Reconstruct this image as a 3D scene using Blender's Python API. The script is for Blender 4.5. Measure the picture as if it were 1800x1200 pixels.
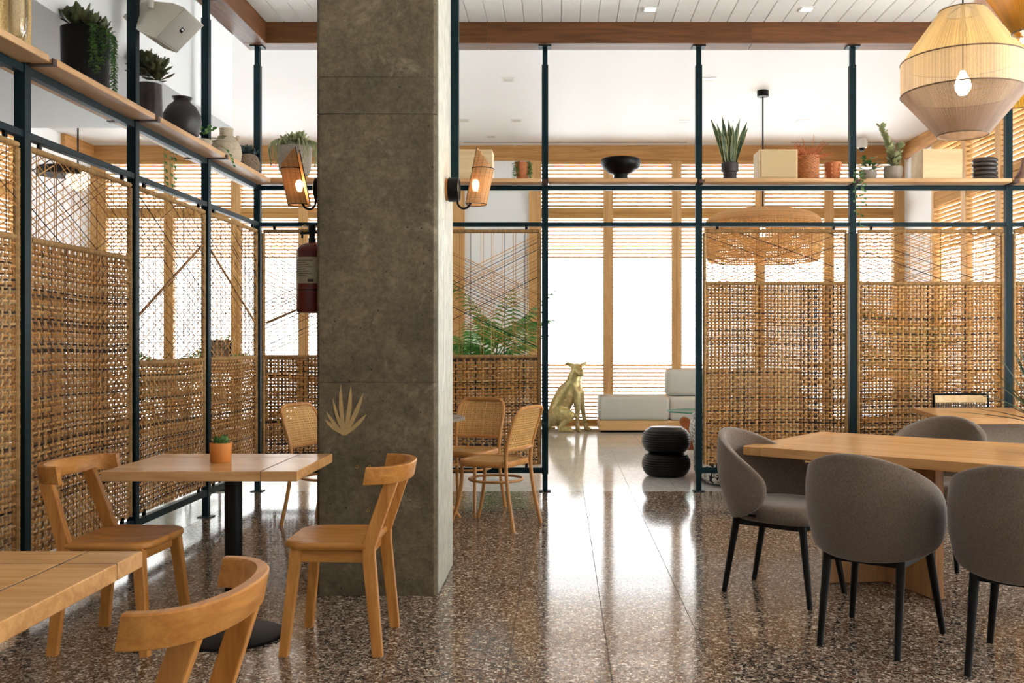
import bpy, math, random
import numpy as np
from mathutils import Vector, Matrix
random.seed(7)
rng = np.random.default_rng(7)
sc = bpy.context.scene
for o in list(bpy.data.objects):
    bpy.data.objects.remove(o)
pi = math.pi

# ------------------------------------------------------------------ camera, world, light, exposure
F, CX, CY, H = 1706.0, 985.0, 598.0, 1.29      # focal length and vanishing point in pixels of the 1800x1200 frame, eye height
cam_d = bpy.data.cameras.new('camera')
cam = bpy.data.objects.new('camera', cam_d)
sc.collection.objects.link(cam)
cam_d.sensor_width = 36.0
cam_d.lens = F / 1800.0 * 36.0
cam_d.shift_x = -(CX - 900.0) / 1800.0
cam_d.shift_y = (CY - 600.0) / 1800.0
cam_d.clip_start = 0.05
cam_d.clip_end = 300
cam.location = (0, 0, H)
cam.rotation_euler = (pi / 2, 0, 0)
sc.camera = cam

world = bpy.data.worlds.new('world')
sc.world = world
world.use_nodes = True
bg = world.node_tree.nodes['Background']
bg.inputs['Color'].default_value = (0.93, 0.965, 1.0, 1)
bg.inputs['Strength'].default_value = 3.3

sun_d = bpy.data.lights.new('sun', 'SUN')
sun_d.energy = 33.0
sun_d.angle = math.radians(1.0)
sun_d.color = (1.0, 1.0, 1.0)
sun = bpy.data.objects.new('sun', sun_d)
sc.collection.objects.link(sun)
sun.rotation_euler = (math.radians(-42), 0, math.radians(-25))   # high, behind the lounge windows

vs = sc.view_settings
sc.display_settings.display_device = 'sRGB'
vs.view_transform = 'Standard'
vs.look = 'None'
vs.gamma = 1.0
vs.use_curve_mapping = False
vs.exposure = 1.0

# ------------------------------------------------------------------ helpers
def P(px, py, Y):
    return Vector(((px - CX) * Y / F, Y, H - (py - CY) * Y / F))

class MB:
    """collects shapes, builds ONE mesh"""
    def __init__(s):
        s.v = []; s.f = []; s.c = []
    def add(s, verts, faces, col=None):
        n = len(s.v)
        s.v.extend([tuple(v) for v in verts])
        s.f.extend([tuple(i + n for i in f) for f in faces])
        s.c.extend([col if col else (1, 1, 1)] * len(verts))
        return s
    def box(s, a, b, col=None, bev=0.0):
        x0, y0, z0 = a; x1, y1, z1 = b
        if bev <= 0:
            v = [(x0,y0,z0),(x1,y0,z0),(x1,y1,z0),(x0,y1,z0),(x0,y0,z1),(x1,y0,z1),(x1,y1,z1),(x0,y1,z1)]
            f = [(0,3,2,1),(4,5,6,7),(0,1,5,4),(1,2,6,5),(2,3,7,6),(3,0,4,7)]
            return s.add(v, f, col)
        pts = [(x0,y0),(x1,y0),(x1,y1),(x0,y1)]
        return s.prism(pts, z0, z1, col=col, bev=bev)
    def prism(s, pts, z0, z1, col=None, bev=0.0):
        """polygon pts (counter-clockwise) extruded in z, with a chamfer of bev on the top and bottom rims"""
        n = len(pts)
        def ring(off, z):
            if off == 0: return [(p[0], p[1], z) for p in pts]
            out = []
            for i in range(n):
                p0 = Vector(pts[i-1]); p1 = Vector(pts[i]); p2 = Vector(pts[(i+1) % n])
                d1 = (p1-p0); d2 = (p2-p1)
                if d1.length < 1e-9 or d2.length < 1e-9:
                    out.append((p1.x, p1.y, z)); continue
                n1 = Vector((-d1.y, d1.x)).normalized(); n2 = Vector((-d2.y, d2.x)).normalized()
                m = n1 + n2
                k = max(0.5, 1 + n1.dot(n2))
                m = m / k
                out.append((p1.x + m.x*off, p1.y + m.y*off, z))
            return out
        rings = [ring(bev, z0), ring(0, z0+bev), ring(0, z1-bev), ring(bev, z1)] if bev > 0 else [ring(0, z0), ring(0, z1)]
        v = [p for r in rings for p in r]
        f = []
        for k in range(len(rings)-1):
            for i in range(n):
                j = (i+1) % n
                f.append((k*n+i, k*n+j, (k+1)*n+j, (k+1)*n+i))
        f.append(tuple(range(n-1, -1, -1)))
        f.append(tuple((len(rings)-1)*n + i for i in range(n)))
        return s.add(v, f, col)
    def loft(s, rings, col=None, cap=True, closed=True):
        n = len(rings[0]); v = [p for r in rings for p in r]; f = []
        for k in range(len(rings)-1):
            for i in range(n if closed else n-1):
                j = (i+1) % n
                f.append((k*n+i, k*n+j, (k+1)*n+j, (k+1)*n+i))
        if cap and closed:
            f.append(tuple(range(n-1, -1, -1)))
            f.append(tuple((len(rings)-1)*n+i for i in range(n)))
        return s.add(v, f, col)
    def lathe(s, prof, c=(0,0,0), n=24, col=None, cap=True):
        rings = []
        for r, z in prof:
            rings.append([(c[0]+r*math.cos(2*pi*i/n), c[1]+r*math.sin(2*pi*i/n), c[2]+z) for i in range(n)])
        return s.loft(rings, col, cap)
    def tube(s, pts, r, n=8, col=None, cap=True, closed=False):
        pts = [Vector(p) for p in pts]; m = len(pts)
        rs = r if isinstance(r, (list, tuple)) else [r]*m
        rings = []
        up = None
        for i in range(m):
            if closed: t = pts[(i+1) % m] - pts[i-1]
            else: t = pts[min(i+1, m-1)] - pts[max(i-1, 0)]
            t.normalize()
            if up is None:
                up = Vector((0,0,1)) if abs(t.z) < 0.9 else Vector((1,0,0))
            a = up - t*up.dot(t)
            if a.length < 1e-6: a = Vector((1,0,0)) - t*t.x
            a.normalize(); up = a
            b = t.cross(a)
            rings.append([tuple(pts[i] + (a*math.cos(2*pi*k/n) + b*math.sin(2*pi*k/n))*rs[i]) for k in range(n)])
        if closed:
            rings.append(rings[0]); cap = False
        return s.loft(rings, col, cap)
    def bar(s, pts, w, h, side, col=None):
        """rectangular bar along pts; side = width direction; w,h scalars or lists"""
        pts = [Vector(p) for p in pts]; m = len(pts); side = Vector(side).normalized()
        ws = w if isinstance(w, (list, tuple)) else [w]*m
        hs = h if isinstance(h, (list, tuple)) else [h]*m
        rings = []
        for i in range(m):
            t = (pts[min(i+1, m-1)] - pts[max(i-1, 0)]).normalized()
            a = (side - t*side.dot(t)).normalized(); b = t.cross(a)
            e = 0.12
            W, Hh = ws[i]/2, hs[i]/2
            cs = [(-1,-1+e),(-1+e,-1),(1-e,-1),(1,-1+e),(1,1-e),(1-e,1),(-1+e,1),(-1,1-e)]
            rings.append([tuple(pts[i] + a*W*cx + b*Hh*cy) for cx, cy in cs])
        return s.loft(rings, col)
    def mesh(s, name, mat=None, smooth=False, colattr=False):
        me = bpy.data.meshes.new(name)
        me.from_pydata(s.v, [], s.f)
        if mat: me.materials.append(mat)
        if smooth is True:
            me.polygons.foreach_set('use_smooth', [True]*len(me.polygons))
        if colattr:
            ca = me.color_attributes.new('tint', 'FLOAT_COLOR', 'POINT')
            arr = np.ones((len(s.v), 4), dtype=np.float32); arr[:, :3] = np.array(s.c, dtype=np.float32)
            ca.data.foreach_set('color', arr.ravel())
        me.update()
        return me

def link(o, parent=None):
    sc.collection.objects.link(o)
    if parent: o.parent = parent
    return o
def smooth_angle(o, deg=40):
    me = o.data
    me.polygons.foreach_set('use_smooth', [True]*len(me.polygons))
    try:
        me.set_sharp_from_angle(angle=math.radians(deg))
    except Exception:
        pass
def build(name, mb, mat, parent=None, smooth=None, colattr=False, loc=None, kind=None, label=None):
    me = mb.mesh(name, mat, False, colattr)
    o = bpy.data.objects.new(name, me)
    link(o, parent)
    if smooth is not False: smooth_angle(o, smooth or 38)
    if loc: o.location = loc
    if kind: o['kind'] = kind
    if label: o['label'] = label
    return o
def tag(o, label, cat, group=None, kind=None):
    o['label'] = label; o['category'] = cat
    if group: o['group'] = group
    if kind: o['kind'] = kind
    return o
def thing(name, label, cat, loc=(0,0,0), rz=0, group=None):
    o = bpy.data.objects.new(name, None); link(o)
    o.empty_display_size = 0.1
    o.location = loc; o.rotation_euler = (0, 0, rz)
    return tag(o, label, cat, group)
def struct(o):
    o['kind'] = 'structure'; return o
def sroot(name, loc=(0,0,0), rz=0):
    o = bpy.data.objects.new(name, None); link(o); o.location = loc; o.rotation_euler = (0,0,rz)
    return struct(o)
def inst(name, me, parent, loc=(0,0,0), rot=(0,0,0), scale=None):
    o = bpy.data.objects.new(name, me); link(o, parent); o.location = loc; o.rotation_euler = rot
    if scale: o.scale = scale
    return o
def copy_tree(o, parent=None, top=True):
    c = o.copy(); sc.collection.objects.link(c)
    c.parent = parent
    for ch in list(o.children): copy_tree(ch, c, False)
    return c
def rounded(x0, y0, x1, y1, r, n=5):
    """rounded rectangle, counter-clockwise; r scalar or 4 radii (x0y0, x1y0, x1y1, x0y1)"""
    rr = r if isinstance(r, (list, tuple)) else [r]*4
    out = []
    for (cx, cy, a0, q) in ((x0+rr[0], y0+rr[0], pi, rr[0]), (x1-rr[1], y0+rr[1], 1.5*pi, rr[1]), (x1-rr[2], y1-rr[2], 0, rr[2]), (x0+rr[3], y1-rr[3], .5*pi, rr[3])):
        for k in range(n+1):
            a = a0 + .5*pi*k/n
            out.append((cx+q*math.cos(a), cy+q*math.sin(a)))
    return out

# ------------------------------------------------------------------ materials
def lin(c):
    return tuple(((x/255)/12.92 if x/255 <= .04045 else ((x/255+.055)/1.055)**2.4) for x in c)
def nmat(name):
    m = bpy.data.materials.new(name); m.use_nodes = True
    nt = m.node_tree; b = nt.nodes['Principled BSDF']
    return m, nt, b
def plain(name, rgb, rough=.5, metal=0.0, bump=0.0, bscale=60, spec=None, var=0.0):
    m, nt, b = nmat(name)
    c = lin(rgb)
    b.inputs['Base Color'].default_value = (*c, 1)
    b.inputs['Roughness'].default_value = rough
    b.inputs['Metallic'].default_value = metal
    if spec is not None: b.inputs['Specular IOR Level'].default_value = spec
    if bump > 0 or var > 0:
        tc = nt.nodes.new('ShaderNodeTexCoord'); no = nt.nodes.new('ShaderNodeTexNoise')
        no.inputs['Scale'].default_value = bscale; no.inputs['Detail'].default_value = 4
        nt.links.new(tc.outputs['Object'], no.inputs['Vector'])
        if bump > 0:
            bp = nt.nodes.new('ShaderNodeBump'); bp.inputs['Strength'].default_value = bump; bp.inputs['Distance'].default_value = .01
            nt.links.new(no.outputs['Fac'], bp.inputs['Height']); nt.links.new(bp.outputs['Normal'], b.inputs['Normal'])
        if var > 0:
            r = nt.nodes.new('ShaderNodeValToRGB')
            r.color_ramp.elements[0].position = .3; r.color_ramp.elements[1].position = .7
            r.color_ramp.elements[0].color = (*[x*(1-var) for x in c], 1); r.color_ramp.elements[1].color = (*[min(1, x*(1+var)) for x in c], 1)
            nt.links.new(no.outputs['Fac'], r.inputs['Fac']); nt.links.new(r.outputs['Color'], b.inputs['Base Color'])
    return m
def wood(name, dark, light, axis='X', rough=.42, scale=1.0, world=False, rnd=.25, spec=.35):
    m, nt, b = nmat(name); N = nt.nodes; L = nt.links
    tc = N.new('ShaderNodeTexCoord'); mp = N.new('ShaderNodeMapping')
    L.new(tc.outputs['Object'], mp.inputs['Vector'])
    oi = N.new('ShaderNodeObjectInfo'); vm = N.new('ShaderNodeVectorMath'); vm.operation = 'SCALE'
    cb = N.new('ShaderNodeCombineXYZ')
    for k in range(3): L.new(oi.outputs['Random'], cb.inputs[k])
    L.new(cb.outputs[0], vm.inputs[0]); vm.inputs['Scale'].default_value = 17.0
    L.new(vm.outputs[0], mp.inputs['Location'])
    s = [14*scale]*3; s['XYZ'.index(axis)] = 0.9*scale
    mp.inputs['Scale'].default_value = s
    n1 = N.new('ShaderNodeTexNoise'); n1.inputs['Scale'].default_value = 1.4; n1.inputs['Detail'].default_value = 5; n1.inputs['Distortion'].default_value = 1.2
    n2 = N.new('ShaderNodeTexNoise'); n2.inputs['Scale'].default_value = 9; n2.inputs['Detail'].default_value = 3
    L.new(mp.outputs[0], n1.inputs['Vector']); L.new(mp.outputs[0], n2.inputs['Vector'])
    mx = N.new('ShaderNodeMath'); mx.operation = 'MULTIPLY_ADD'; mx.inputs[1].default_value = .3
    L.new(n2.outputs['Fac'], mx.inputs[0])
    m2 = N.new('ShaderNodeMath'); m2.operation = 'MULTIPLY'; m2.inputs[1].default_value = .75
    L.new(n1.outputs['Fac'], m2.inputs[0]); L.new(m2.outputs[0], mx.inputs[2])
    r = N.new('ShaderNodeValToRGB')
    r.color_ramp.elements[0].position = .34; r.color_ramp.elements[1].position = .66
    r.color_ramp.elements[0].color = (*lin(dark), 1); r.color_ramp.elements[1].color = (*lin(light), 1)
    L.new(mx.outputs[0], r.inputs['Fac'])
    hv = N.new('ShaderNodeHueSaturation')
    ma = N.new('ShaderNodeMath'); ma.operation = 'MULTIPLY_ADD'; ma.inputs[1].default_value = rnd; ma.inputs[2].default_value = 1 - rnd/2
    L.new(oi.outputs['Random'], ma.inputs[0]); L.new(ma.outputs[0], hv.inputs['Value'])
    L.new(r.outputs['Color'], hv.inputs['Color']); L.new(hv.outputs['Color'], b.inputs['Base Color'])
    b.inputs['Roughness'].default_value = rough
    b.inputs['Specular IOR Level'].default_value = spec
    bp = N.new('ShaderNodeBump'); bp.inputs['Strength'].default_value = .12; bp.inputs['Distance'].default_value = .004
    L.new(mx.outputs[0], bp.inputs['Height']); L.new(bp.outputs['Normal'], b.inputs['Normal'])
    return m
def tinted(name, rgb, rough=.55, noise=.25, nscale=40, transl=0.0):
    """base colour times the per-strand 'tint' attribute"""
    m, nt, b = nmat(name); N = nt.nodes; L = nt.links
    at = N.new('ShaderNodeAttribute'); at.attribute_name = 'tint'
    mx = N.new('ShaderNodeMixRGB'); mx.blend_type = 'MULTIPLY'; mx.inputs['Fac'].default_value = 1
    mx.inputs['Color2'].default_value = (*lin(rgb), 1); L.new(at.outputs['Color'], mx.inputs['Color1'])
    tc = N.new('ShaderNodeTexCoord'); no = N.new('ShaderNodeTexNoise'); no.inputs['Scale'].default_value = nscale; no.inputs['Detail'].default_value = 3
    L.new(tc.outputs['Object'], no.inputs['Vector'])
    ma = N.new('ShaderNodeMath'); ma.operation = 'MULTIPLY_ADD'; ma.inputs[1].default_value = 2*noise; ma.inputs[2].default_value = 1 - noise
    L.new(no.outputs['Fac'], ma.inputs[0])
    hv = N.new('ShaderNodeHueSaturation'); L.new(mx.outputs['Color'], hv.inputs['Color']); L.new(ma.outputs[0], hv.inputs['Value'])
    L.new(hv.outputs['Color'], b.inputs['Base Color'])
    b.inputs['Roughness'].default_value = rough
    if transl > 0:
        tr = N.new('ShaderNodeBsdfTranslucent'); L.new(hv.outputs['Color'], tr.inputs['Color'])
        ms = N.new('ShaderNodeMixShader'); ms.inputs['Fac'].default_value = transl
        L.new(b.outputs[0], ms.inputs[1]); L.new(tr.outputs[0], ms.inputs[2])
        L.new(ms.outputs[0], N['Material Output'].inputs['Surface'])
    return m
def emit(name, rgb, s):
    m, nt, b = nmat(name)
    b.inputs['Base Color'].default_value = (*lin(rgb), 1)
    b.inputs['Emission Color'].default_value = (*lin(rgb), 1); b.inputs['Emission Strength'].default_value = s
    return m
def leafmat(name, a, b2, rough=.5, edge=None, world=False, transl=.25):
    m, nt, b = nmat(name); N = nt.nodes; L = nt.links
    tc = N.new('ShaderNodeTexCoord'); no = N.new('ShaderNodeTexNoise'); no.inputs['Scale'].default_value = 22; no.inputs['Detail'].default_value = 3
    L.new(tc.outputs['Object'], no.inputs['Vector'])
    r = N.new('ShaderNodeValToRGB'); r.color_ramp.elements[0].position = .35; r.color_ramp.elements[1].position = .65
    r.color_ramp.elements[0].color = (*lin(a), 1); r.color_ramp.elements[1].color = (*lin(b2), 1)
    L.new(no.outputs['Fac'], r.inputs['Fac'])
    out = r.outputs['Color']
    if edge:
        at = N.new('ShaderNodeAttribute'); at.attribute_name = 'tint'
        mx = N.new('ShaderNodeMixRGB'); L.new(at.outputs['Fac'], mx.inputs['Fac']); mx.inputs['Color2'].default_value = (*lin(edge), 1)
        L.new(out, mx.inputs['Color1']); out = mx.outputs['Color']
    L.new(out, b.inputs['Base Color']); b.inputs['Roughness'].default_value = rough
    if transl:
        tr = N.new('ShaderNodeBsdfTranslucent'); L.new(out, tr.inputs['Color'])
        ms = N.new('ShaderNodeMixShader'); ms.inputs['Fac'].default_value = transl
        L.new(b.outputs[0], ms.inputs[1]); L.new(tr.outputs[0], ms.inputs[2]); L.new(ms.outputs[0], N['Material Output'].inputs['Surface'])
    return m

M = {}
M['white'] = plain('white_paint', (241, 241, 240), .6, bump=.02, bscale=40)
M['plank'] = plain('white_board', (238, 237, 232), .5, var=.03, bscale=6)
M['beam'] = wood('beam_oak', (74, 43, 20), (118, 73, 38), 'X', .5)
M['beam_y'] = wood('beam_oak_y', (74, 43, 20), (118, 73, 38), 'Y', .5)
M['header'] = wood('header_oak', (168, 116, 62), (208, 156, 96), 'X', .5)
M['header_y'] = wood('header_oak_y', (168, 116, 62), (208, 156, 96), 'Y', .5)
M['shutter'] = wood('shutter_wood', (196, 148, 92), (218, 174, 116), 'Z', .45, rnd=.1)
M['slat'] = wood('slat_wood', (184, 136, 80), (204, 158, 100), 'X', .75, rnd=.1, spec=.08)
M['steel'] = plain('teal_steel', (8, 34, 40), .38, .25, var=.15, bscale=9)
M['black'] = plain('black_metal', (12, 12, 14), .4, .3)
M['blackwood'] = plain('black_wood', (7, 6, 7), .5, bump=.05, bscale=50)
for k_ in ('steel', 'black', 'blackwood'):
    M[k_].node_tree.nodes['Principled BSDF'].inputs['Specular IOR Level'].default_value = .22
    M[k_].node_tree.nodes['Principled BSDF'].inputs['Roughness'].default_value = .48
M['bracket'] = plain('brown_bracket', (66, 34, 22), .5)
M['shelf'] = wood('shelf_oak_x', (190, 142, 94), (216, 172, 124), 'X', .45)
M['shelf_y'] = wood('shelf_oak_y', (190, 142, 94), (216, 172, 124), 'Y', .45)
for ax in 'XYZ':
    M['oak'+ax] = wood('honey_oak_'+ax.lower(), (166, 104, 44), (204, 140, 70), ax, .38, rnd=.12)
    M['top'+ax] = wood('table_oak_'+ax.lower(), (188, 134, 80), (216, 164, 106), ax, .25, rnd=.15, spec=.5)
    M['bent'+ax] = wood('bent_beech_'+ax.lower(), (176, 118, 62), (202, 146, 86), ax, .35, rnd=.1)
M['walnut'] = wood('table_slab_oak', (150, 104, 66), (184, 136, 92), 'Z', .4, rnd=.1)
M['ply'] = wood('plywood', (208, 176, 128), (230, 202, 158), 'X', .5, scale=.35, rnd=.1)
M['darkpanel'] = wood('dark_wall_panel', (58, 36, 22), (92, 60, 36), 'Z', .6)
M['inlay'] = plain('dark_inlay', (30, 26, 24), .5)
M['rattan'] = tinted('rattan', (255, 244, 226), .8, .28, 60)
M['rattan'].node_tree.nodes['Principled BSDF'].inputs['Specular IOR Level'].default_value = .2
M['cane'] = tinted('cane', (214, 164, 96), .5, .15, 60)
M['terracotta'] = plain('terracotta', (188, 112, 66), .75, bump=.05, bscale=80, var=.12)
M['grout'] = plain('grout', (58, 50, 46), .8)
M['grout2'] = plain('pale_grout', (150, 144, 134), .8)
M['concpot'] = plain('concrete_pot', (150, 138, 124), .85, bump=.2, bscale=60, var=.12)
M['darkpot'] = plain('dark_glaze', (12, 11, 12), .4, bump=.04, bscale=30)
M['darkpot'].node_tree.nodes['Principled BSDF'].inputs['Specular IOR Level'].default_value = .15
M['brownpot'] = plain('brown_glaze', (44, 32, 28), .32, var=.6, bscale=9)
M['stone'] = plain('stoneware', (186, 170, 146), .8, bump=.15, bscale=35, var=.12)
M['roughpot'] = plain('rough_pot', (124, 104, 84), .9, bump=.6, bscale=60, var=.4)
M['soil'] = plain('soil', (50, 38, 28), .95, bump=.4, bscale=90)
M['brass'] = plain('brass', (190, 150, 60), .3, 1.0)
M['red'] = plain('red_enamel', (86, 8, 11), .35)
M['labelp'] = plain('label_paper', (166, 156, 132), .7)
M['ink'] = plain('ink', (50, 48, 48), .7)
M['speaker'] = plain('speaker_plastic', (226, 220, 204), .5)
M['grille'] = plain('speaker_grille', (190, 184, 172), .65, bump=.25, bscale=500)
M['gold'] = plain('champagne_gold', (205, 192, 140), .34, .85, bump=.25, bscale=22, var=.25)
M['upholstery'] = plain('pale_upholstery', (214, 216, 210), .9, bump=.15, bscale=300)
M['plinth'] = wood('plinth_wood', (214, 172, 116), (232, 194, 140), 'X', .5)
M['drum'] = plain('black_drum', (14, 13, 15), .32, bump=.05, bscale=60)
M['drum'].node_tree.nodes['Principled BSDF'].inputs['Specular IOR Level'].default_value = .25
M['root'] = plain('red_root', (176, 88, 40), .4, bump=.2, bscale=25, var=.3)
M['fabricbox'] = plain('speaker_cloth', (196, 170, 128), .9, bump=.3, bscale=420)
M['orangeplant'] = leafmat('orange_plant', (190, 96, 48), (220, 134, 84))
M['succ_dark'] = leafmat('dark_succulent', (52, 58, 32), (88, 92, 54), transl=.1)
M['succ_green'] = leafmat('green_succulent', (52, 96, 40), (96, 136, 66))
M['succ_pale'] = leafmat('pale_succulent', (130, 140, 92), (172, 172, 126))
M['succ_blue'] = leafmat('blue_succulent', (30, 56, 56), (62, 88, 82))
M['pearls'] = leafmat('trailing_green', (58, 104, 44), (110, 150, 74))
M['palm'] = leafmat('palm_green', (54, 112, 44), (112, 166, 84), transl=.4)
M['yucca'] = leafmat('yucca_green', (44, 64, 46), (78, 100, 72), transl=.1)
M['snake'] = leafmat('snake_leaf', (34, 58, 40), (84, 104, 76), edge=(206, 196, 120), transl=.1)
M['white_metal'] = plain('white_trim', (235, 233, 228), .5)
M['lens'] = emit('lamp_lens', (255, 244, 222), 4)
M['bulb'] = emit('warm_bulb', (255, 236, 200), 70)
M['glow'] = emit('globe_glow', (255, 236, 200), 2.2)
M['chalk'] = plain('chalk', (226, 226, 216), .9)
M['mural'] = plain('gold_paint', (176, 146, 96), .6, var=.1, bscale=30)
M['ground'] = plain('pale_paving', (200, 203, 206), .9, var=.08, bscale=3)
M['hedge'] = leafmat('hedge_green', (60, 96, 46), (110, 140, 76), transl=.2)
M['screenpaper'] = plain('menu_sheet', (150, 132, 124), .8)
M['cesca'] = wood('pale_beech', (214, 176, 122), (232, 200, 150), 'X', .4, rnd=.1)

def terrazzo(name, stops, scale, rough, tint_scale=2.0, ior=1.5):
    m, nt, b = nmat(name); N = nt.nodes; L = nt.links
    g = N.new('ShaderNodeNewGeometry')
    v = N.new('ShaderNodeTexVoronoi'); v.inputs['Scale'].default_value = scale; v.inputs['Randomness'].default_value = 1
    L.new(g.outputs['Position'], v.inputs['Vector'])
    sp = N.new('ShaderNodeSeparateColor'); L.new(v.outputs['Color'], sp.inputs[0])
    r = N.new('ShaderNodeValToRGB'); r.color_ramp.interpolation = 'CONSTANT'
    while len(r.color_ramp.elements) < len(stops): r.color_ramp.elements.new(.5)
    for e, (p, c) in zip(r.color_ramp.elements, stops):
        e.position = p; e.color = (*lin(c), 1)
    L.new(sp.outputs[0], r.inputs['Fac'])
    v2 = N.new('ShaderNodeTexVoronoi'); v2.inputs['Scale'].default_value = scale*2.3
    L.new(g.outputs['Position'], v2.inputs['Vector'])
    sp2 = N.new('ShaderNodeSeparateColor'); L.new(v2.outputs['Color'], sp2.inputs[0])
    r2 = N.new('ShaderNodeValToRGB'); r2.color_ramp.interpolation = 'CONSTANT'
    while len(r2.color_ramp.elements) < len(stops): r2.color_ramp.elements.new(.5)
    for e, (p, c) in zip(r2.color_ramp.elements, stops):
        e.position = p; e.color = (*lin(c), 1)
    L.new(sp2.outputs[1], r2.inputs['Fac'])
    mx = N.new('ShaderNodeMixRGB')
    gt = N.new('ShaderNodeMath'); gt.operation = 'GREATER_THAN'; gt.inputs[1].default_value = .55
    L.new(sp.outputs[2], gt.inputs[0]); L.new(gt.outputs[0], mx.inputs['Fac'])
    L.new(r.outputs['Color'], mx.inputs['Color1']); L.new(r2.outputs['Color'], mx.inputs['Color2'])
    no = N.new('ShaderNodeTexNoise'); no.inputs['Scale'].default_value = tint_scale; no.inputs['Detail'].default_value = 3
    L.new(g.outputs['Position'], no.inputs['Vector'])
    ma = N.new('ShaderNodeMath'); ma.operation = 'MULTIPLY_ADD'; ma.inputs[1].default_value = .35; ma.inputs[2].default_value = .82
    L.new(no.outputs['Fac'], ma.inputs[0])
    hv = N.new('ShaderNodeHueSaturation'); L.new(mx.outputs['Color'], hv.inputs['Color']); L.new(ma.outputs[0], hv.inputs['Value'])
    L.new(hv.outputs['Color'], b.inputs['Base Color'])
    b.inputs['Roughness'].default_value = rough; b.inputs['IOR'].default_value = ior
    return m
M['terrazzo'] = terrazzo('brown_terrazzo', [(0, (34, 29, 28)), (.22, (92, 77, 68)), (.42, (128, 107, 92)), (.62, (166, 146, 126)), (.82, (214, 200, 180)), (.94, (120, 78, 58))], 88, .11)
M['limestone'] = terrazzo('pale_stone', [(0, (212, 210, 205)), (.3, (220, 218, 213)), (.55, (228, 226, 222)), (.8, (200, 197, 191))], 60, .1)

def concrete():
    m, nt, b = nmat('column_concrete'); N = nt.nodes; L = nt.links
    g = N.new('ShaderNodeNewGeometry')
    n1 = N.new('ShaderNodeTexNoise'); n1.inputs['Scale'].default_value = 2.6; n1.inputs['Detail'].default_value = 8; n1.inputs['Roughness'].default_value = .62
    L.new(g.outputs['Position'], n1.inputs['Vector'])
    n2 = N.new('ShaderNodeTexNoise'); n2.inputs['Scale'].default_value = 26; n2.inputs['Detail'].default_value = 12; n2.inputs['Roughness'].default_value = .85
    L.new(g.outputs['Position'], n2.inputs['Vector'])
    r1 = N.new('ShaderNodeValToRGB')
    r1.color_ramp.elements[0].position = .32; r1.color_ramp.elements[1].position = .7
    r1.color_ramp.elements[0].color = (*lin((92, 80, 60)), 1); r1.color_ramp.elements[1].color = (*lin((128, 113, 87)), 1)
    L.new(n1.outputs['Fac'], r1.inputs['Fac'])
    r2 = N.new('ShaderNodeValToRGB')
    r2.color_ramp.elements[0].position = .36; r2.color_ramp.elements[1].position = .68
    r2.color_ramp.elements[0].color = (.30, .29, .28, 1); r2.color_ramp.elements[1].color = (1.35, 1.32, 1.26, 1)
    L.new(n2.outputs['Fac'], r2.inputs['Fac'])
    mx = N.new('ShaderNodeMixRGB'); mx.blend_type = 'MULTIPLY'; mx.inputs['Fac'].default_value = .85
    L.new(r1.outputs['Color'], mx.inputs['Color1']); L.new(r2.outputs['Color'], mx.inputs['Color2'])
    # pits
    v = N.new('ShaderNodeTexVoronoi'); v.inputs['Scale'].default_value = 16; L.new(g.outputs['Position'], v.inputs['Vector'])
    lt = N.new('ShaderNodeMath'); lt.operation = 'LESS_THAN'; lt.inputs[1].default_value = .07; L.new(v.outputs['Distance'], lt.inputs[0])
    m3 = N.new('ShaderNodeMixRGB'); m3.inputs['Color2'].default_value = (.02, .018, .015, 1); L.new(lt.outputs[0], m3.inputs['Fac']); L.new(mx.outputs['Color'], m3.inputs['Color1'])
    # scraped pale patches
    n3 = N.new('ShaderNodeTexNoise'); n3.inputs['Scale'].default_value = 3.1; n3.inputs['Detail'].default_value = 10; n3.inputs['Roughness'].default_value = .8; n3.inputs['Distortion'].default_value = .6
    mp3 = N.new('ShaderNodeMapping'); mp3.inputs['Location'].default_value = (3.7, 1.2, 8.1); L.new(g.outputs['Position'], mp3.inputs['Vector']); L.new(mp3.outputs[0], n3.inputs['Vector'])
    r3 = N.new('ShaderNodeValToRGB'); r3.color_ramp.elements[0].position = .56; r3.color_ramp.elements[1].position = .66
    r3.color_ramp.elements[0].color = (0,0,0,1); r3.color_ramp.elements[1].color = (.7,.7,.7,1)
    L.new(n3.outputs['Fac'], r3.inputs['Fac'])
    m4 = N.new('ShaderNodeMixRGB'); m4.inputs['Color2'].default_value = (*lin((150, 134, 108)), 1); L.new(r3.outputs['Color'], m4.inputs['Fac']); L.new(m3.outputs['Color'], m4.inputs['Color1'])
    L.new(m4.outputs['Color'], b.inputs['Base Color'])
    b.inputs['Roughness'].default_value = .8
    bp = N.new('ShaderNodeBump'); bp.inputs['Strength'].default_value = .35; bp.inputs['Distance'].default_value = .006
    L.new(n2.outputs['Fac'], bp.inputs['Height']); L.new(bp.outputs['Normal'], b.inputs['Normal'])
    return m
M['concrete'] = concrete()
M['skim'] = plain('window_lit_skim', (188, 184, 170), .8, bump=.25, bscale=14, var=.16)  # smooth finish, its colour lifted to carry light from the right windows

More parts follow.
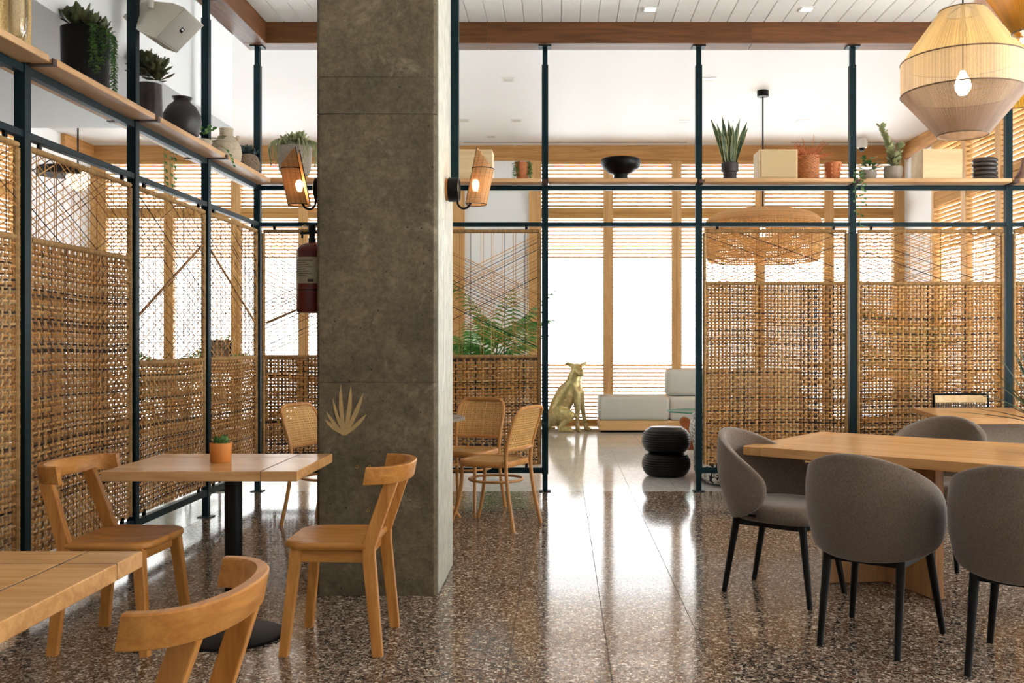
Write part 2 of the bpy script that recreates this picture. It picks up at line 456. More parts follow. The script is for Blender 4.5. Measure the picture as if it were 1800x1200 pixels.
def fabric(name, a, b2):
    m, nt, b = nmat(name); N = nt.nodes; L = nt.links
    tc = N.new('ShaderNodeTexCoord')
    w = N.new('ShaderNodeTexNoise'); w.inputs['Scale'].default_value = 420; w.inputs['Detail'].default_value = 2
    mp = N.new('ShaderNodeMapping'); mp.inputs['Scale'].default_value = (1, 1, .25); L.new(tc.outputs['Object'], mp.inputs['Vector']); L.new(mp.outputs[0], w.inputs['Vector'])
    r = N.new('ShaderNodeValToRGB'); r.color_ramp.elements[0].position = .3; r.color_ramp.elements[1].position = .7
    r.color_ramp.elements[0].color = (*lin(a), 1); r.color_ramp.elements[1].color = (*lin(b2), 1)
    L.new(w.outputs['Fac'], r.inputs['Fac']); L.new(r.outputs['Color'], b.inputs['Base Color'])
    b.inputs['Roughness'].default_value = .95; b.inputs['Sheen Weight'].default_value = .35; b.inputs['Sheen Roughness'].default_value = .4
    bp = N.new('ShaderNodeBump'); bp.inputs['Strength'].default_value = .2; bp.inputs['Distance'].default_value = .002
    L.new(w.outputs['Fac'], bp.inputs['Height']); L.new(bp.outputs['Normal'], b.inputs['Normal'])
    return m
M['taupe'] = fabric('taupe_fabric', (94, 80, 69), (130, 113, 99))

def squiggle():
    m, nt, b = nmat('squiggle_fabric'); N = nt.nodes; L = nt.links
    tc = N.new('ShaderNodeTexCoord'); no = N.new('ShaderNodeTexNoise'); no.inputs['Scale'].default_value = 11; no.inputs['Detail'].default_value = 1.5; no.inputs['Distortion'].default_value = 1.0
    L.new(tc.outputs['Object'], no.inputs['Vector'])
    ml = N.new('ShaderNodeMath'); ml.operation = 'MULTIPLY'; ml.inputs[1].default_value = 7; L.new(no.outputs['Fac'], ml.inputs[0])
    fr = N.new('ShaderNodeMath'); fr.operation = 'FRACT'; L.new(ml.outputs[0], fr.inputs[0])
    lt = N.new('ShaderNodeMath'); lt.operation = 'LESS_THAN'; lt.inputs[1].default_value = .28; L.new(fr.outputs[0], lt.inputs[0])
    mx = N.new('ShaderNodeMixRGB'); mx.inputs['Color1'].default_value = (*lin((226, 224, 216)), 1); mx.inputs['Color2'].default_value = (*lin((26, 26, 30)), 1)
    L.new(lt.outputs[0], mx.inputs['Fac']); L.new(mx.outputs['Color'], b.inputs['Base Color']); b.inputs['Roughness'].default_value = .9
    return m
M['squiggle'] = squiggle()

def glass(name, tint=(1, 1, 1), gl=.08):
    m = bpy.data.materials.new(name); m.use_nodes = True; nt = m.node_tree; N = nt.nodes; L = nt.links
    N.remove(N['Principled BSDF'])
    t = N.new('ShaderNodeBsdfTransparent'); t.inputs['Color'].default_value = (*tint, 1)
    g = N.new('ShaderNodeBsdfGlossy'); g.inputs['Roughness'].default_value = .02
    lw = N.new('ShaderNodeLayerWeight'); lw.inputs['Blend'].default_value = .25
    ml = N.new('ShaderNodeMath'); ml.operation = 'MULTIPLY_ADD'; ml.inputs[1].default_value = .5; ml.inputs[2].default_value = gl*.4
    L.new(lw.outputs['Fresnel'], ml.inputs[0])
    ms = N.new('ShaderNodeMixShader'); L.new(ml.outputs[0], ms.inputs['Fac']); L.new(t.outputs[0], ms.inputs[1]); L.new(g.outputs[0], ms.inputs[2])
    L.new(ms.outputs[0], N['Material Output'].inputs['Surface'])
    return m
M['pane'] = glass('window_glass', (.97, .98, .97))
M['tableglass'] = glass('table_glass', (.75, .93, .86), .2)
M['vaseglass'] = glass('vase_glass', (.96, .95, .92), .15)
M['glassedge'] = plain('green_glass_edge', (60, 150, 120), .2)
# ------------------------------------------------------------------ the setting
XL, XR, YB, YF = -6.95, 5.09, 14.4, -3.0       # lounge left wall, right wall, back wall, wall behind the camera
XS, YS = -2.588, 8.30                          # planes of the two steel screens
ZC, ZL = 3.98, 4.17                            # plank ceiling, lounge ceiling
TILE = .405

g = MB(); g.box((-40, -25, -.32), (40, 60, -.2)); struct(build('ground', g, M['ground'], smooth=False))

r_ = sroot('sun_block')  # invented slabs outside, added to keep direct sun off the shutter slats
g = MB(); g.box((-11, YB + .32, 4.36), (9.2, YB + 4.9, 4.5)); build('sun_block_slab', g, M['white'], r_, smooth=False)
g = MB(); g.box((XR + .3, 8.0, 4.36), (9.2, YB + .318, 4.5)); build('sun_block_slab', g, M['white'], r_, smooth=False)

# floors: a slab in joint colour carrying the tiles
slab = MB(); slab.box((XS, YF, -.2), (XR, YS, -.003)); fl = struct(build('floor', slab, M['grout'], smooth=False))
slab = MB(); slab.box((XL, YF, -.2), (XS, YB + .2, -.003)); slab.box((XS, YS, -.2), (XR, YB + .2, -.003))
fl2 = struct(build('floor', slab, M['grout2'], smooth=False))
def tile_mesh(name, w, d, mat, gx=.0034, gy=.0020):
    b = MB(); b.box((gx/2, gy/2, -.0035), (w - gx/2, d - gy/2, 0)); return b.mesh(name, mat)
cache = {}
def place_tiles(parent, x0, x1, y0, y1, ox, oy, w, d, mat, key, limit=300):
    rest = MB(); n = 0; cells = []
    xs = sorted({x0, x1} | {ox + k*w for k in range(-60, 60) if x0 + .01 < ox + k*w < x1 - .01})
    ys = sorted({y0, y1} | {oy + k*d for k in range(-60, 60) if y0 + .01 < oy + k*d < y1 - .01})
    for a, b in zip(xs, xs[1:]):
        for c, e in zip(ys, ys[1:]): cells.append((a, c, b - a, e - c))
    cells.sort(key=lambda q: (q[1] + q[3]/2 < 3.3, abs(q[1] - 3.3) + .3*abs(q[0])))
    for a, c, ww, dd in cells:
        if n < limit and c + dd > 3.2:
            k = (key, round(ww, 3), round(dd, 3))
            if k not in cache: cache[k] = tile_mesh(key, ww, dd, mat)
            inst('tile', cache[k], parent, (a, c, 0)); n += 1
        else:
            rest.box((a + .001, c + .0007, -.0035), (a + ww - .001, c + dd - .0007, 0))
    if rest.v: build('tile_field', rest, mat, parent, smooth=False, kind='stuff')
place_tiles(fl, XS, XR, YF, YS, .197, 4.038, TILE, TILE, M['terrazzo'], 'terrazzo_tile')
place_tiles(fl2, XS + .0, XR, YS, YB, .197, YS, TILE, 2*TILE, M['limestone'], 'stone_tile', 200)
place_tiles(fl2, XL, XS, 3.2, YB, .197, YS, 2*TILE, 2*TILE, M['limestone'], 'stone_tile', 95)
extra = MB(); extra.box((XL, YF, -.0035), (XS, 3.2, 0)); build('tile_field', extra, M['limestone'], fl2, smooth=False, kind='stuff')

# plank ceiling of the main room
cl = MB(); cl.box((XS - .1, YF, ZC + .02), (XR + .1, 8.35, ZC + .2)); ceil_main = struct(build('ceiling', cl, M['grout2'], smooth=False))
pb = MB(); L_ = 8.2 - YF
pb.loft([[(.0, 0, .02), (.0, 0, .006), (.005, 0, 0), (.151, 0, 0), (.154, 0, .006), (.154, 0, .02)],
         [(.0, L_, .02), (.0, L_, .006), (.005, L_, 0), (.151, L_, 0), (.154, L_, .006), (.154, L_, .02)]])
pm = pb.mesh('plank', M['plank'])
for k in range(49):
    inst('plank', pm, ceil_main, (-2.49 + k*.156, YF, ZC))
c2 = MB(); c2.box((XL - .1, 8.35, ZL), (XR + .1, YB + .3, ZL + .15)); struct(build('ceiling', c2, M['white'], smooth=False))
c3 = MB(); c3.box((XL, YF, 3.035), (-2.695, 7.98, ZL + .15)); struct(build('ceiling', c3, M['white'], smooth=False))
c4 = MB(); c4.box((XL, 7.98, ZL), (-2.69, 8.35, ZL + .15)); struct(build('ceiling', c4, M['white'], smooth=False))

# oak beams
def beam(name, segs, mat):
    r = sroot(name)
    for a, b in segs:
        m = MB(); m.box(a, b, bev=.004); build('beam_board', m, mat, r)
    return r
beam('trim_1', [((-2.69, 8.2, 3.8), (-.62, 8.4, ZC + .02)), ((-.618, 8.2, 3.8), (1.62, 8.4, ZC + .02)), ((1.622, 8.2, 3.8), (XR, 8.4, ZC + .02))], M['beam'])
beam('trim_2', [((-2.69, YF, 3.8), (-2.49, 3.0, ZC + .02)), ((-2.69, 3.002, 3.8), (-2.49, 8.198, ZC + .02))], M['beam_y'])
u = MB(); u.box((-2.69, 8.21, ZC + .02), (XR, 8.35, ZL + .1)); struct(build('wall_beam', u, M['white'], smooth=False))
beam('trim_3', [((XL, YB - .06, 3.95), (-.7, YB + .12, ZL)), ((-.698, YB - .06, 3.95), (XR, YB + .12, ZL))], M['header'])
beam('trim_4', [((XR - .06, 8.4, 3.95), (XR + .12, 11.4, ZL)), ((XR - .06, 11.402, 3.95), (XR + .12, YB - .06, ZL))], M['header_y'])
beam('trim_5', [((XL - .1, 13.5, 3.95), (XL + .06, YB - .06, ZL))], M['header_y'])

def wall(name, a, b, mat='white'):
    m = MB(); m.box(a, b); return struct(build(name, m, M[mat], smooth=False))
wall('wall_front', (XL, YF - .2, 0), (XR, YF, ZL))

# shutters: one window per bay, its own stiles, rails, slats and pane
slat_cache = {}
def slat_mesh(w, tilt=1.6):
    k = (round(w, 3), tilt)
    if k not in slat_cache:
        b = MB(); r = []
        for x in (-w/2, w/2):
            ring = []
            for i in range(8):
                a = 2*pi*i/8
                y = .043*math.cos(a); z = .0046*math.sin(a)
                t = math.radians(tilt)     # positive: the outer edge a little higher
                ring.append((x, y*math.cos(t) - z*math.sin(t), y*math.sin(t) + z*math.cos(t)))
            r.append(ring)
        b.loft(r); me = b.mesh('slat', M['slat'], smooth=True)
        slat_cache[k] = me
    return slat_cache[k]
win_n = [0]; trim_n = [5]
ZB, ZT1, ZT2, ZTOP = .12, 3.10, 3.25, 3.95
def shutter_window(c, rz, w, sw=.07, lower=True):
    win_n[0] += 1
    r = sroot('window_%d' % win_n[0], c, rz)
    for s in (-1, 1):
        b = MB(); b.box((s*w/2 - (sw if s > 0 else 0), -.045, .02), (s*w/2 + (sw if s < 0 else 0), .045, ZTOP), bev=.004)
        build('stile', b, M['shutter'], r)
    for z0, z1 in ((.02, ZB), (ZT1, ZT1 + .072), (ZT1 + .076, ZT2), (ZTOP - .05, ZTOP)):
        b = MB(); b.box((-w/2 + sw, -.04, z0), (w/2 - sw, .04, z1), bev=.003)
        build('rail', b, M['slat'], r)
    # three banks of slats: the middle one is opened level, the others are tilted to shed the sun
    for z0, z1 in ((ZB, ZT1), (ZT2, ZTOP - .05)):
        n = int((z1 - z0)/.0545)
        for k in range(n):
            z = z0 + (k + .5)*(z1 - z0)/n
            inst('slat', slat_mesh(w - 2*sw + .004, 1.6 if .93 < z < 2.5 else (-13 if z > 2 else -22)), r, (0, 0, z))
    b = MB(); b.box((-w/2, .1, .02), (w/2, .106, ZTOP)); build('pane', b, M['pane'], r, smooth=False)
    return r
kx = YB / F
def bx(px): return (px - CX)*kx
left_stiles = [180, 298, 416, 534, 652, 788]
right_stiles = [943, 1069, 1189, 1335, 1456, 1578]
for ss in (left_stiles, right_stiles):
    for a, b in zip(ss, ss[1:]):
        shutter_window(((bx(a) + bx(b))/2, YB, 0), 0, bx(b) - bx(a) - .004)
# solid parts of the back wall
wall('wall_back', (bx(817) , YB + .0, 0), (bx(930), YB + .12, 3.95))
for (a, b) in ((162, 180), (788, 817), (930, 943), (1578, 1588)):
    m = MB(); m.box((bx(a), YB - .05, 0), (bx(b), YB + .12, 3.95), bev=.004); trim_n[0] += 1; struct(build('trim_%d' % trim_n[0], m, M['shutter']))
wall('wall_back', (XL - .2, YB + .12, -.2), (XR + .2, YB + .2, .02))
# left wall of the lounge: shutters far back, plain windows under the soffit
wall('wall_left', (XL - .2, 12.42, 0), (XL, YB + .2, ZL))
pr_ = sroot('trim_50')
for k in range(52):
    m = MB(); m.box((XL + .06, 3.0 + k*.2, .02), (XL + .085 + .004*(k % 2), 3.196 + k*.2, 1.9), bev=.003); build('panel_board', m, M['darkpanel'], pr_)
m = MB(); m.box((XL + .055, 2.98, 1.9), (XL + .11, 13.42, 1.95), bev=.003); build('cap_rail', m, M['darkpanel'], pr_)
ly = [12.4, 11.3, 10.2, 9.1, 8.0]
for p_, q_ in zip(ly, ly[1:]):
    shutter_window((XL, (p_ + q_)/2, 0), pi/2, p_ - q_ - .004)
wall('wall_left', (XL - .2, 7.98, 3.95), (XL, 12.42, ZL))
wall('wall_left', (XL - .2, YF, 0), (XL, 7.98, ZL))
for i in range(0):
    y0 = YF + i*(7.98 - YF)/6; y1 = YF + (i + 1)*(7.98 - YF)/6; w = y1 - y0
    win_n[0] += 1
    r = sroot('window_%d' % win_n[0], (XL - .05, (y0 + y1)/2, 0), pi/2)
    for s in (-1, 1):
        m = MB(); m.box((s*w/2 - (.06 if s > 0 else 0), -.04, .35), (s*w/2 + (.06 if s < 0 else 0), .04, 2.9)); build('stile', m, M['shutter'], r)
    for z in (.35, 2.84):
        m = MB(); m.box((-w/2 + .06, -.035, z), (w/2 - .06, .035, z + .06)); build('rail', m, M['slat'], r)
    m = MB(); m.box((-w/2, .0, .36), (w/2, .006, 2.89)); build('pane', m, M['pane'], r, smooth=False)
# right wall: white pier in the corner, shutters along the lounge, plain tall windows along the dining room
wall('wall_right', (XR, 13.24, 0), (XR + .2, YB + .2, 3.95))
ry = [13.20, 12.16, 11.20, 10.24, 9.28, 8.36]
for a, b in zip(ry, ry[1:]):
    shutter_window((XR, (a + b)/2, 0), -pi/2, a - b - .004)
m = MB(); m.box((XR - .02, 13.2, 0), (XR + .1, 13.24, 3.95)); struct(build('trim_40', m, M['shutter']))
wall('wall_right', (XR, 7.9, 0), (XR + .2, 8.36, ZL))
wall('wall_right', (XR, YF, 3.5), (XR + .2, 7.9, ZL))
wall('wall_right', (XR, -.4, 0), (XR + .2, 7.9, .35))
wall('wall_right', (XR, YF, 0), (XR + .2, -.4, 3.5))
for i in range(5):
    y0 = -.4 + i*1.66; y1 = -.4 + (i + 1)*1.66
    win_n[0] += 1
    r = sroot('window_%d' % win_n[0], (XR + .05, (y0 + y1)/2, 0), -pi/2)
    w = y1 - y0
    for s in (-1, 1):
        b = MB(); b.box((s*w/2 - (.06 if s > 0 else 0), -.04, .35), (s*w/2 + (.06 if s < 0 else 0), .04, 3.5)); build('stile', b, M['shutter'], r)
    for z in (.35, 2.4, 3.44):
        b = MB(); b.box((-w/2 + .06, -.035, z), (w/2 - .06, .035, z + .06)); build('rail', b, M['slat'], r)
    b = MB(); b.box((-w/2, .0, .36), (w/2, .006, 3.49)); build('pane', b, M['pane'], r, smooth=False)

# ------------------------------------------------------------------ concrete column
CXL, CXR, CYF, CYB = -1.232, -.625, 4.90, 5.585
col = thing('concrete_column', 'square raw concrete column with a small gold agave painted on it', 'column', ((CXL + CXR)/2, (CYF + CYB)/2, 0))
col['kind'] = 'structure'
cw, cd = (CXR - CXL)/2, (CYB - CYF)/2
def oct_(w, d, c): return [(-w + c, -d), (w - c, -d), (w, -d + c), (w, d - c), (w - c, d), (-w + c, d), (-w, d - c), (-w, -d + c)]
for z0, z1 in ((0, 1.0772), (1.0786, 2.4312), (2.4328, 2.618), (2.6186, ZC + .02)):
    m = MB(); m.prism(oct_(cw, cd, .016), z0, z1, bev=.0025); build('concrete_lift', m, M['concrete'], col)
m = MB(); m.box((cw + .0005, -cd + .03, .002), (cw + .006, cd - .004, 3.97), bev=.002); build('lit_face_skim', m, M['skim'], col, label='smooth skim coat, toned paler for the window light')
# painted agave: pixel outline read on the column's front face
S_ = CYF / F
def colpt(px, py): return ((px - CX)*S_ - (CXL + CXR)/2, H - (py - CY)*S_)
base = (606, 764)
leaves = [((571, 737), 7), ((573, 722), 5.5), ((585, 699), 5.5), ((599, 675), 7.5), ((617, 677), 7.5), ((639, 690), 8), ((645, 727), 7)]
m = MB()
for li_, ((tx, ty), wd) in enumerate(leaves):
    bx_, by_ = base; dx, dy = tx - bx_, ty - by_; ln = math.hypot(dx, dy); nx, ny = -dy/ln, dx/ln
    pts = []
    for t, q in ((0, .6), (.3, .95), (.55, 1), (.8, .7), (1, 0)):
        bend = 2.5*math.sin(pi*t)*(1 if dx > 0 else -1)
        pts.append((bx_ + dx*t + nx*(q*wd*.5) + bend, by_ + dy*t + ny*q*wd*.5))
    back = []
    for t, q in ((.8, .7), (.55, 1), (.3, .95), (0, .6)):
        bend = 2.5*math.sin(pi*t)*(1 if dx > 0 else -1)
        back.append((bx_ + dx*t - nx*(q*wd*.5) + bend, by_ + dy*t - ny*q*wd*.5))
    lp, rp = pts, back[::-1]
    v = []; f = []
    for i in range(4):
        for p in (lp[i], rp[i]):
            x, z = colpt(*p); v.append((x, -cd - .0022 - .0002*li_, z))
    x, z = colpt(*lp[4]); v.append((x, -cd - .0022 - .0002*li_, z))
    for i in range(3): f.append((2*i, 2*i + 1, 2*i + 3, 2*i + 2))
    f.append((6, 7, 8))
    m.add(v, f)
build('painted_agave', m, M['mural'], col, smooth=False, label='gold painted agave silhouette')
m = MB()
for pth in ([(5.02, 1.62), (5.06, 1.80), (5.12, 1.93), (5.16, 1.80), (5.17, 1.40), (5.15, 1.12), (5.06, 1.02)], [(5.05, 1.6), (5.1, 1.75), (5.15, 1.86)]):
    m.tube([(cw + .007, y - (CYF + CYB)/2, z) for y, z in pth], .004, 5)
build('chalk_mark', m, M['chalk'], col, label='white chalk scribble')
for px, py in ((628, 820), (650, 820), (647, 897)):
    x, z = colpt(px, py); m = MB()
    m.tube([(x + .006*math.cos(a), -cd - .004, z + .008*math.sin(a)) for a in np.linspace(0, 2*pi, 9)[:-1]], .0018, 5, closed=True)
    build('brass_hook', m, M['brass'], col)

# ------------------------------------------------------------------ steel screens
PW = .027
ZR1, ZR2, ZR3 = (2.572, 2.612), (2.262, 2.297), (.158, .203)
def steel_frame(name, label, posts, rails, brackets, axis):
    r = thing(name, label, 'screen frame')
    for x, y in posts:
        m = MB(); m.box((x - PW, y - PW, .15), (x + PW, y + PW, 3.64), bev=.003)
        o = build('post', m, M['steel'], r)
        m = MB(); m.box((x - PW + .005, y - PW + .005, .006), (x + PW - .005, y + PW - .005, .16)); m.box((x - .05, y - .05, 0), (x + .05, y + .05, .007))
        build('foot', m, M['steel'], o)
        m = MB(); m.box((x - PW + .006, y - PW + .006, 3.63), (x + PW - .006, y + PW - .006, 3.795)); m.box((x - .055, y - .055, 3.790), (x + .055, y + .055, 3.799))
        build('top_sleeve', m, M['steel'], o)
    for a, b, (z0, z1) in rails:
        m = MB()
        if axis == 'x': m.box((a, YS - .02, z0), (b, YS + .02, z1), bev=.002)
        else: m.box((XS - .02, a, z0), (XS + .02, b, z1), bev=.002)
        build('rail', m, M['steel'], r)
    for c in brackets:
        m = MB()
        if axis == 'x':
            m.box((c - .02, YS - .152, ZR1[1] - .001), (c + .02, YS + .152, ZR1[1] + .005)); m.box((c - .02, YS - .157, ZR1[1] - .001), (c + .02, YS - .151, ZR1[1] + .03))
        else:
            m.box((XS - .152, c - .02, ZR1[1] - .001), (XS + .152, c + .02, ZR1[1] + .005)); m.box((XS + .151, c - .02, ZR1[1] - .001), (XS + .157, c + .02, ZR1[1] + .03))
        build('shelf_bracket', m, M['bracket'], r)
    return r
PX = [-1.445, -.131, 1.182, 2.496, 3.829]
PY = [2.25, 3.46, 4.67, 5.88, 7.09]
seg = []
xs = [XS] + PX + [5.06]
for i, (a, b) in enumerate(zip(xs, xs[1:])):
    for z in (ZR1, ZR2) + (() if i == 2 else (ZR3,)):
        seg.append((a + PW, b - PW if i < 5 else b, z))
steel_frame('screen_frame', 'teal black steel post and rail frame across the lounge with an open passage', [(x, YS) for x in PX], seg, PX, 'x')
ys = PY + [YS]
seg = [(a + PW, b - PW, z) for a, b in zip(ys, ys[1:]) for z in (ZR1, ZR2, ZR3)]
steel_frame('screen_frame', 'teal black steel post and rail frame running back along the left side', [(XS, y) for y in PY + [YS]], seg, PY, 'y')

# shelf boards on the upper rail
ZS0, ZS1 = 2.618, 2.652
def shelf(a, b, axis, label):
    m = MB()
    if axis == 'x': m.prism(rounded(a, YS - .15, b, YS + .15, .012, 2), ZS0, ZS1, bev=.003)
    else: m.prism(rounded(XS - .15, a, XS + .15, b, .012, 2), ZS0, ZS1, bev=.003)
    o = build('shelf_board', m, M['shelf' if axis == 'x' else 'shelf_y'])
    return tag(o, label, 'shelf', 'oak boards of the high plant shelf')
gp = .029
shelf(XS + .153, PX[0] - gp, 'x', 'oak shelf board in the corner under the wide grey succulent pot')
shelf(PX[0] + gp, PX[1] - gp, 'x', 'oak shelf board behind the right wall lamp, under the trailing terracotta pot')
shelf(PX[1] + gp, PX[2] - gp, 'x', 'oak shelf board over the open passage, under the black footed bowl')
shelf(PX[2] + gp, PX[3] - gp, 'x', 'oak shelf board under the snake plant and cloth-fronted loudspeaker box')
shelf(PX[3] + gp, PX[4] - gp, 'x', 'oak shelf board under the plywood cube and grey cactus pot')
shelf(PX[4] + gp, 5.04, 'x', 'oak shelf board at the far right end of the long shelf')
shelf(PY[1] + gp, PY[2] - gp, 'y', 'oak shelf board on the left under the cork block and glass vase')
shelf(PY[2] + gp, PY[3] - gp, 'y', 'oak shelf board on the left under the big black plant pot')
shelf(PY[3] + gp, PY[4] - gp, 'y', 'oak shelf board on the left under the round dark clay jar')
shelf(PY[4] + gp, YS + .15, 'y', 'oak shelf board on the left under the ribbed pale jug')

# ------------------------------------------------------------------ woven rattan panels
TONES = [(.58, .31, .12), (.46, .23, .085), (.64, .38, .16), (.74, .50, .26), (.34, .17, .07), (.17, .09, .045), (.56, .28, .085), (.05, .033, .03), (.62, .43, .24)]
TONE_W = np.array([5, 5, 4, 3, 3, 2, 4, 1.6, 3.0]); TONE_W = TONE_W/TONE_W.sum()
def tone(R): return TONES[R.choice(len(TONES), p=TONE_W)]
def woven_panel(loc, rz, W, zb, zw, zt, label, slope, sets, stick=None, seed=1, stepu=.0318, stepz=.0268, dark=0):
    R = np.random.default_rng(seed)
    r = thing('woven_panel', label, 'woven panel', (loc[0], loc[1], 0), rz, 'rattan screens hung in the steel frames')
    fr = .017
    # wrapped frame bars
    def wrapped(p0, p1, name):
        p0 = Vector(p0); p1 = Vector(p1); n = max(6, int((p1 - p0).length/.022)); m = MB()
        d = (p1 - p0).normalized(); a = Vector((0, 1, 0)); b = d.cross(a)
        rings = []; cols = []
        for i in range(n + 1):
            for e in (0, .86):
                if i == n and e: break
                rr = fr*(1.0 if e == 0 else .90) * R.uniform(.95, 1.05)
                c = p0 + (p1 - p0)*((i + e)/n)
                rings.append([tuple(c + (a*math.cos(2*pi*k/8) + b*math.sin(2*pi*k/8))*rr) for k in range(8)])
                t = R.uniform(.75, 1.15); cols.append((.42*t, .27*t, .13*t))
        m.loft(rings)
        m.c = [c for c in cols for _ in range(8)]
        return build(name, m, M['rattan'], r, smooth=60, colattr=True)
    wrapped((0, 0, zt), (W, 0, zt), 'wrapped_bar'); wrapped((0, 0, zb), (0, 0, zt - fr), 'wrapped_bar'); wrapped((W, 0, zb), (W, 0, zt - fr), 'wrapped_bar')
    wrapped((fr, 0, zw), (W - fr, 0, zw), 'wrapped_bar')
    # basket weave
    m = MB()
    # strands run in pairs of a light and a dark one, over two and under two
    us = np.array([u + q for u in np.arange(fr + .006, W - fr - .012, stepu) for q in (0, .0122)]); zs = np.array([z + q for z in np.arange(zb + .004, zw - fr - .006, stepz) for q in (0, .0102)])
    us = us + R.normal(0, .0009, len(us)); zs = zs + R.normal(0, .0007, len(zs))
    amp = .0029
    sag = lambda u, z: .006*math.sin(u*5.1 + z*3.0 + seed)
    def ribbon(pts, nrm_w, wid, th, col):
        """flat oval strand: pts list, nrm_w 'u' or 'z' = direction of the width"""
        v = []; c = []
        for i, (u, y, z) in enumerate(pts):
            for cx, cy in ((-1, 0), (0, -1), (1, 0), (0, 1)):
                if nrm_w == 'u': v.append((u + cx*wid/2, y + cy*th/2, z))
                else: v.append((u, y + cy*th/2, z + cx*wid/2))
            k = .85 + .3*math.sin(i*.37 + col[3])**2
            c += [(col[0]*k, col[1]*k, col[2]*k)]*4
        f = []
        for i in range(len(pts) - 1):
            for k in range(4):
                j = (k + 1) % 4
                f.append((i*4 + k, i*4 + j, i*4 + 4 + j, i*4 + 4 + k))
        n0 = len(m.v); m.v.extend(v); m.c.extend(c); m.f.extend([tuple(q + n0 for q in ff) for ff in f])
    for i, uu in enumerate(us):
        pts = [(uu + R.normal(0, .0006), amp*(1 if (i//2 + k//2) % 2 else -1), z) for k, z in enumerate(zs)]
        pts = [(pts[0][0], 0, zb - .008)] + pts + [(pts[-1][0], 0, zw)]
        t = tuple(q*(.9 if i % 2 else .5) for q in tone(R)); ribbon(pts, 'u', .0122*R.uniform(.88, 1.1), .0062, (*t, R.uniform(0, 6)))
    for k, zz in enumerate(zs):
        pts = [(u, -amp*(1 if (i//2 + k//2) % 2 else -1), zz + R.normal(0, .0006) + sag(u, zz)) for i, u in enumerate(us)]
        pts = [(0, 0, zz)] + pts + [(W, 0, zz)]
        t = tuple(q*(.9 if k % 2 else .5) for q in tone(R))
        if R.random() < dark: t = TONES[7]
        ribbon(pts, 'z', .0104*R.uniform(.88, 1.1), .0062, (*t, R.uniform(0, 6)))
    build('weave', m, M['rattan'], r, smooth=60, colattr=True, kind='stuff')
    # lattice of thin cords above
    m = MB()
    CT = [(.62, .34, .10), (.55, .30, .10), (.40, .22, .09), (.03, .022, .02), (.30, .15, .06), (.66, .42, .18)]; CW = [4, 4, 2, 2.2, 2, 2]
    CW = np.array(CW)/sum(CW)
    def cord(u0, z0, u1, z1, y, rad):
        c = CT[R.choice(6, p=CW)]
        k = R.uniform(.8, 1.15)
        m.tube([(u0, y, z0), ((u0 + u1)/2, y + R.normal(0, .003), (z0 + z1)/2), (u1, y, z1)], rad, 4, col=tuple(q*k for q in c), cap=False)
    def clip(z0, s):
        a, b = 0.0, W
        lo, hi = zw, zt
        if abs(s) > 1e-6:
            ua, ub = (lo - z0)/s, (hi - z0)/s
            a = max(a, min(ua, ub)); b = min(b, max(ua, ub))
        return (a, b) if b - a > .03 else None
    for s, za, zb_, st in sets:
        z = za
        while z < zb_:
            q = clip(z, s)
            if q: cord(q[0], z + s*q[0], q[1], z + s*q[1], .006 if s > 0 else -.006, R.uniform(.0022, .0034))
            z += st*R.uniform(.6, 1.4)
    u = .07
    while u < W - .05:
        cord(u, zw, u, zt, 0, .0022)
        if R.random() < .75: cord(u + .022, zw, u + .022, zt, 0, .0022)
        u += .094*R.uniform(.9, 1.1)
    build('cord_lattice', m, M['rattan'], r, smooth=60, colattr=True, kind='stuff')
    if stick:
        m = MB(); m.tube([(u, .0, z) for u, z in stick], .009, 8, col=(.30, .17, .09)); build('thick_cane', m, M['rattan'], r, colattr=True, label='thick dark cane set on the diagonal')
    for q in (.09, .91):
        m = MB(); m.box((q*W - .011, -.008, zt + fr - .002), (q*W + .011, .008, 2.263)); build('hanger', m, M['black'], r, smooth=False)
    for q in (.09, .91):
        m = MB(); m.box((q*W - .011, -.008, .202), (q*W + .011, .008, zb + .012)); build('hanger', m, M['black'], r, smooth=False)
    return r
mg = .05
ZT = 2.222
def dn(zw, W, s): return [(s, zw - s*W if s > 0 else zw, ZT if s > 0 else ZT - s*W)]
def sets_full(zw, W, s, st): return [(s, zw - s*W, ZT, st), (-s, zw, ZT + s*W, st)]
G_ = .232
# back row
W0 = PX[0] - XS - 2*mg
woven_panel((XS + mg, YS), 0, W0, G_, 1.15, ZT, 'short rattan panel in the corner behind the red fire extinguisher', .5,
            [(-.5, 1.62, 2.30, .034), (.45, 1.17, 1.62, .034)], stick=[(.02, 1.44), (W0 - .02, 1.44 + .42*(W0 - .04))], seed=11, dark=.12)
W1 = PX[1] - PX[0] - 2*mg
woven_panel((PX[0] + mg, YS), 0, W1, G_, 1.15, ZT, 'rattan panel behind the cane chairs with crossing cords before a green palm', .5,
            [(.5, 1.09, 1.62, .026), (-.47, 1.68, 2.29, .026)], seed=12, dark=.1)
for i, (lab) in ((2, 'tall rattan panel just right of the open passage, under the snake plant'), (3, 'tall rattan panel under the plywood cube, second right of the passage')):
    W = PX[i + 1] - PX[i] - 2*mg
    woven_panel((PX[i] + mg, YS), 0, W, G_, 1.775, ZT, lab, .36, sets_full(1.775, W, .36, .032), seed=13 + i, dark=.08)
W = 5.02 - PX[4] - 2*mg
woven_panel((PX[4] + mg, YS), 0, W, G_, 1.775, ZT, 'rattan panel cut by the right picture edge, beyond the last post', .36, sets_full(1.775, W, .36, .032), seed=17)
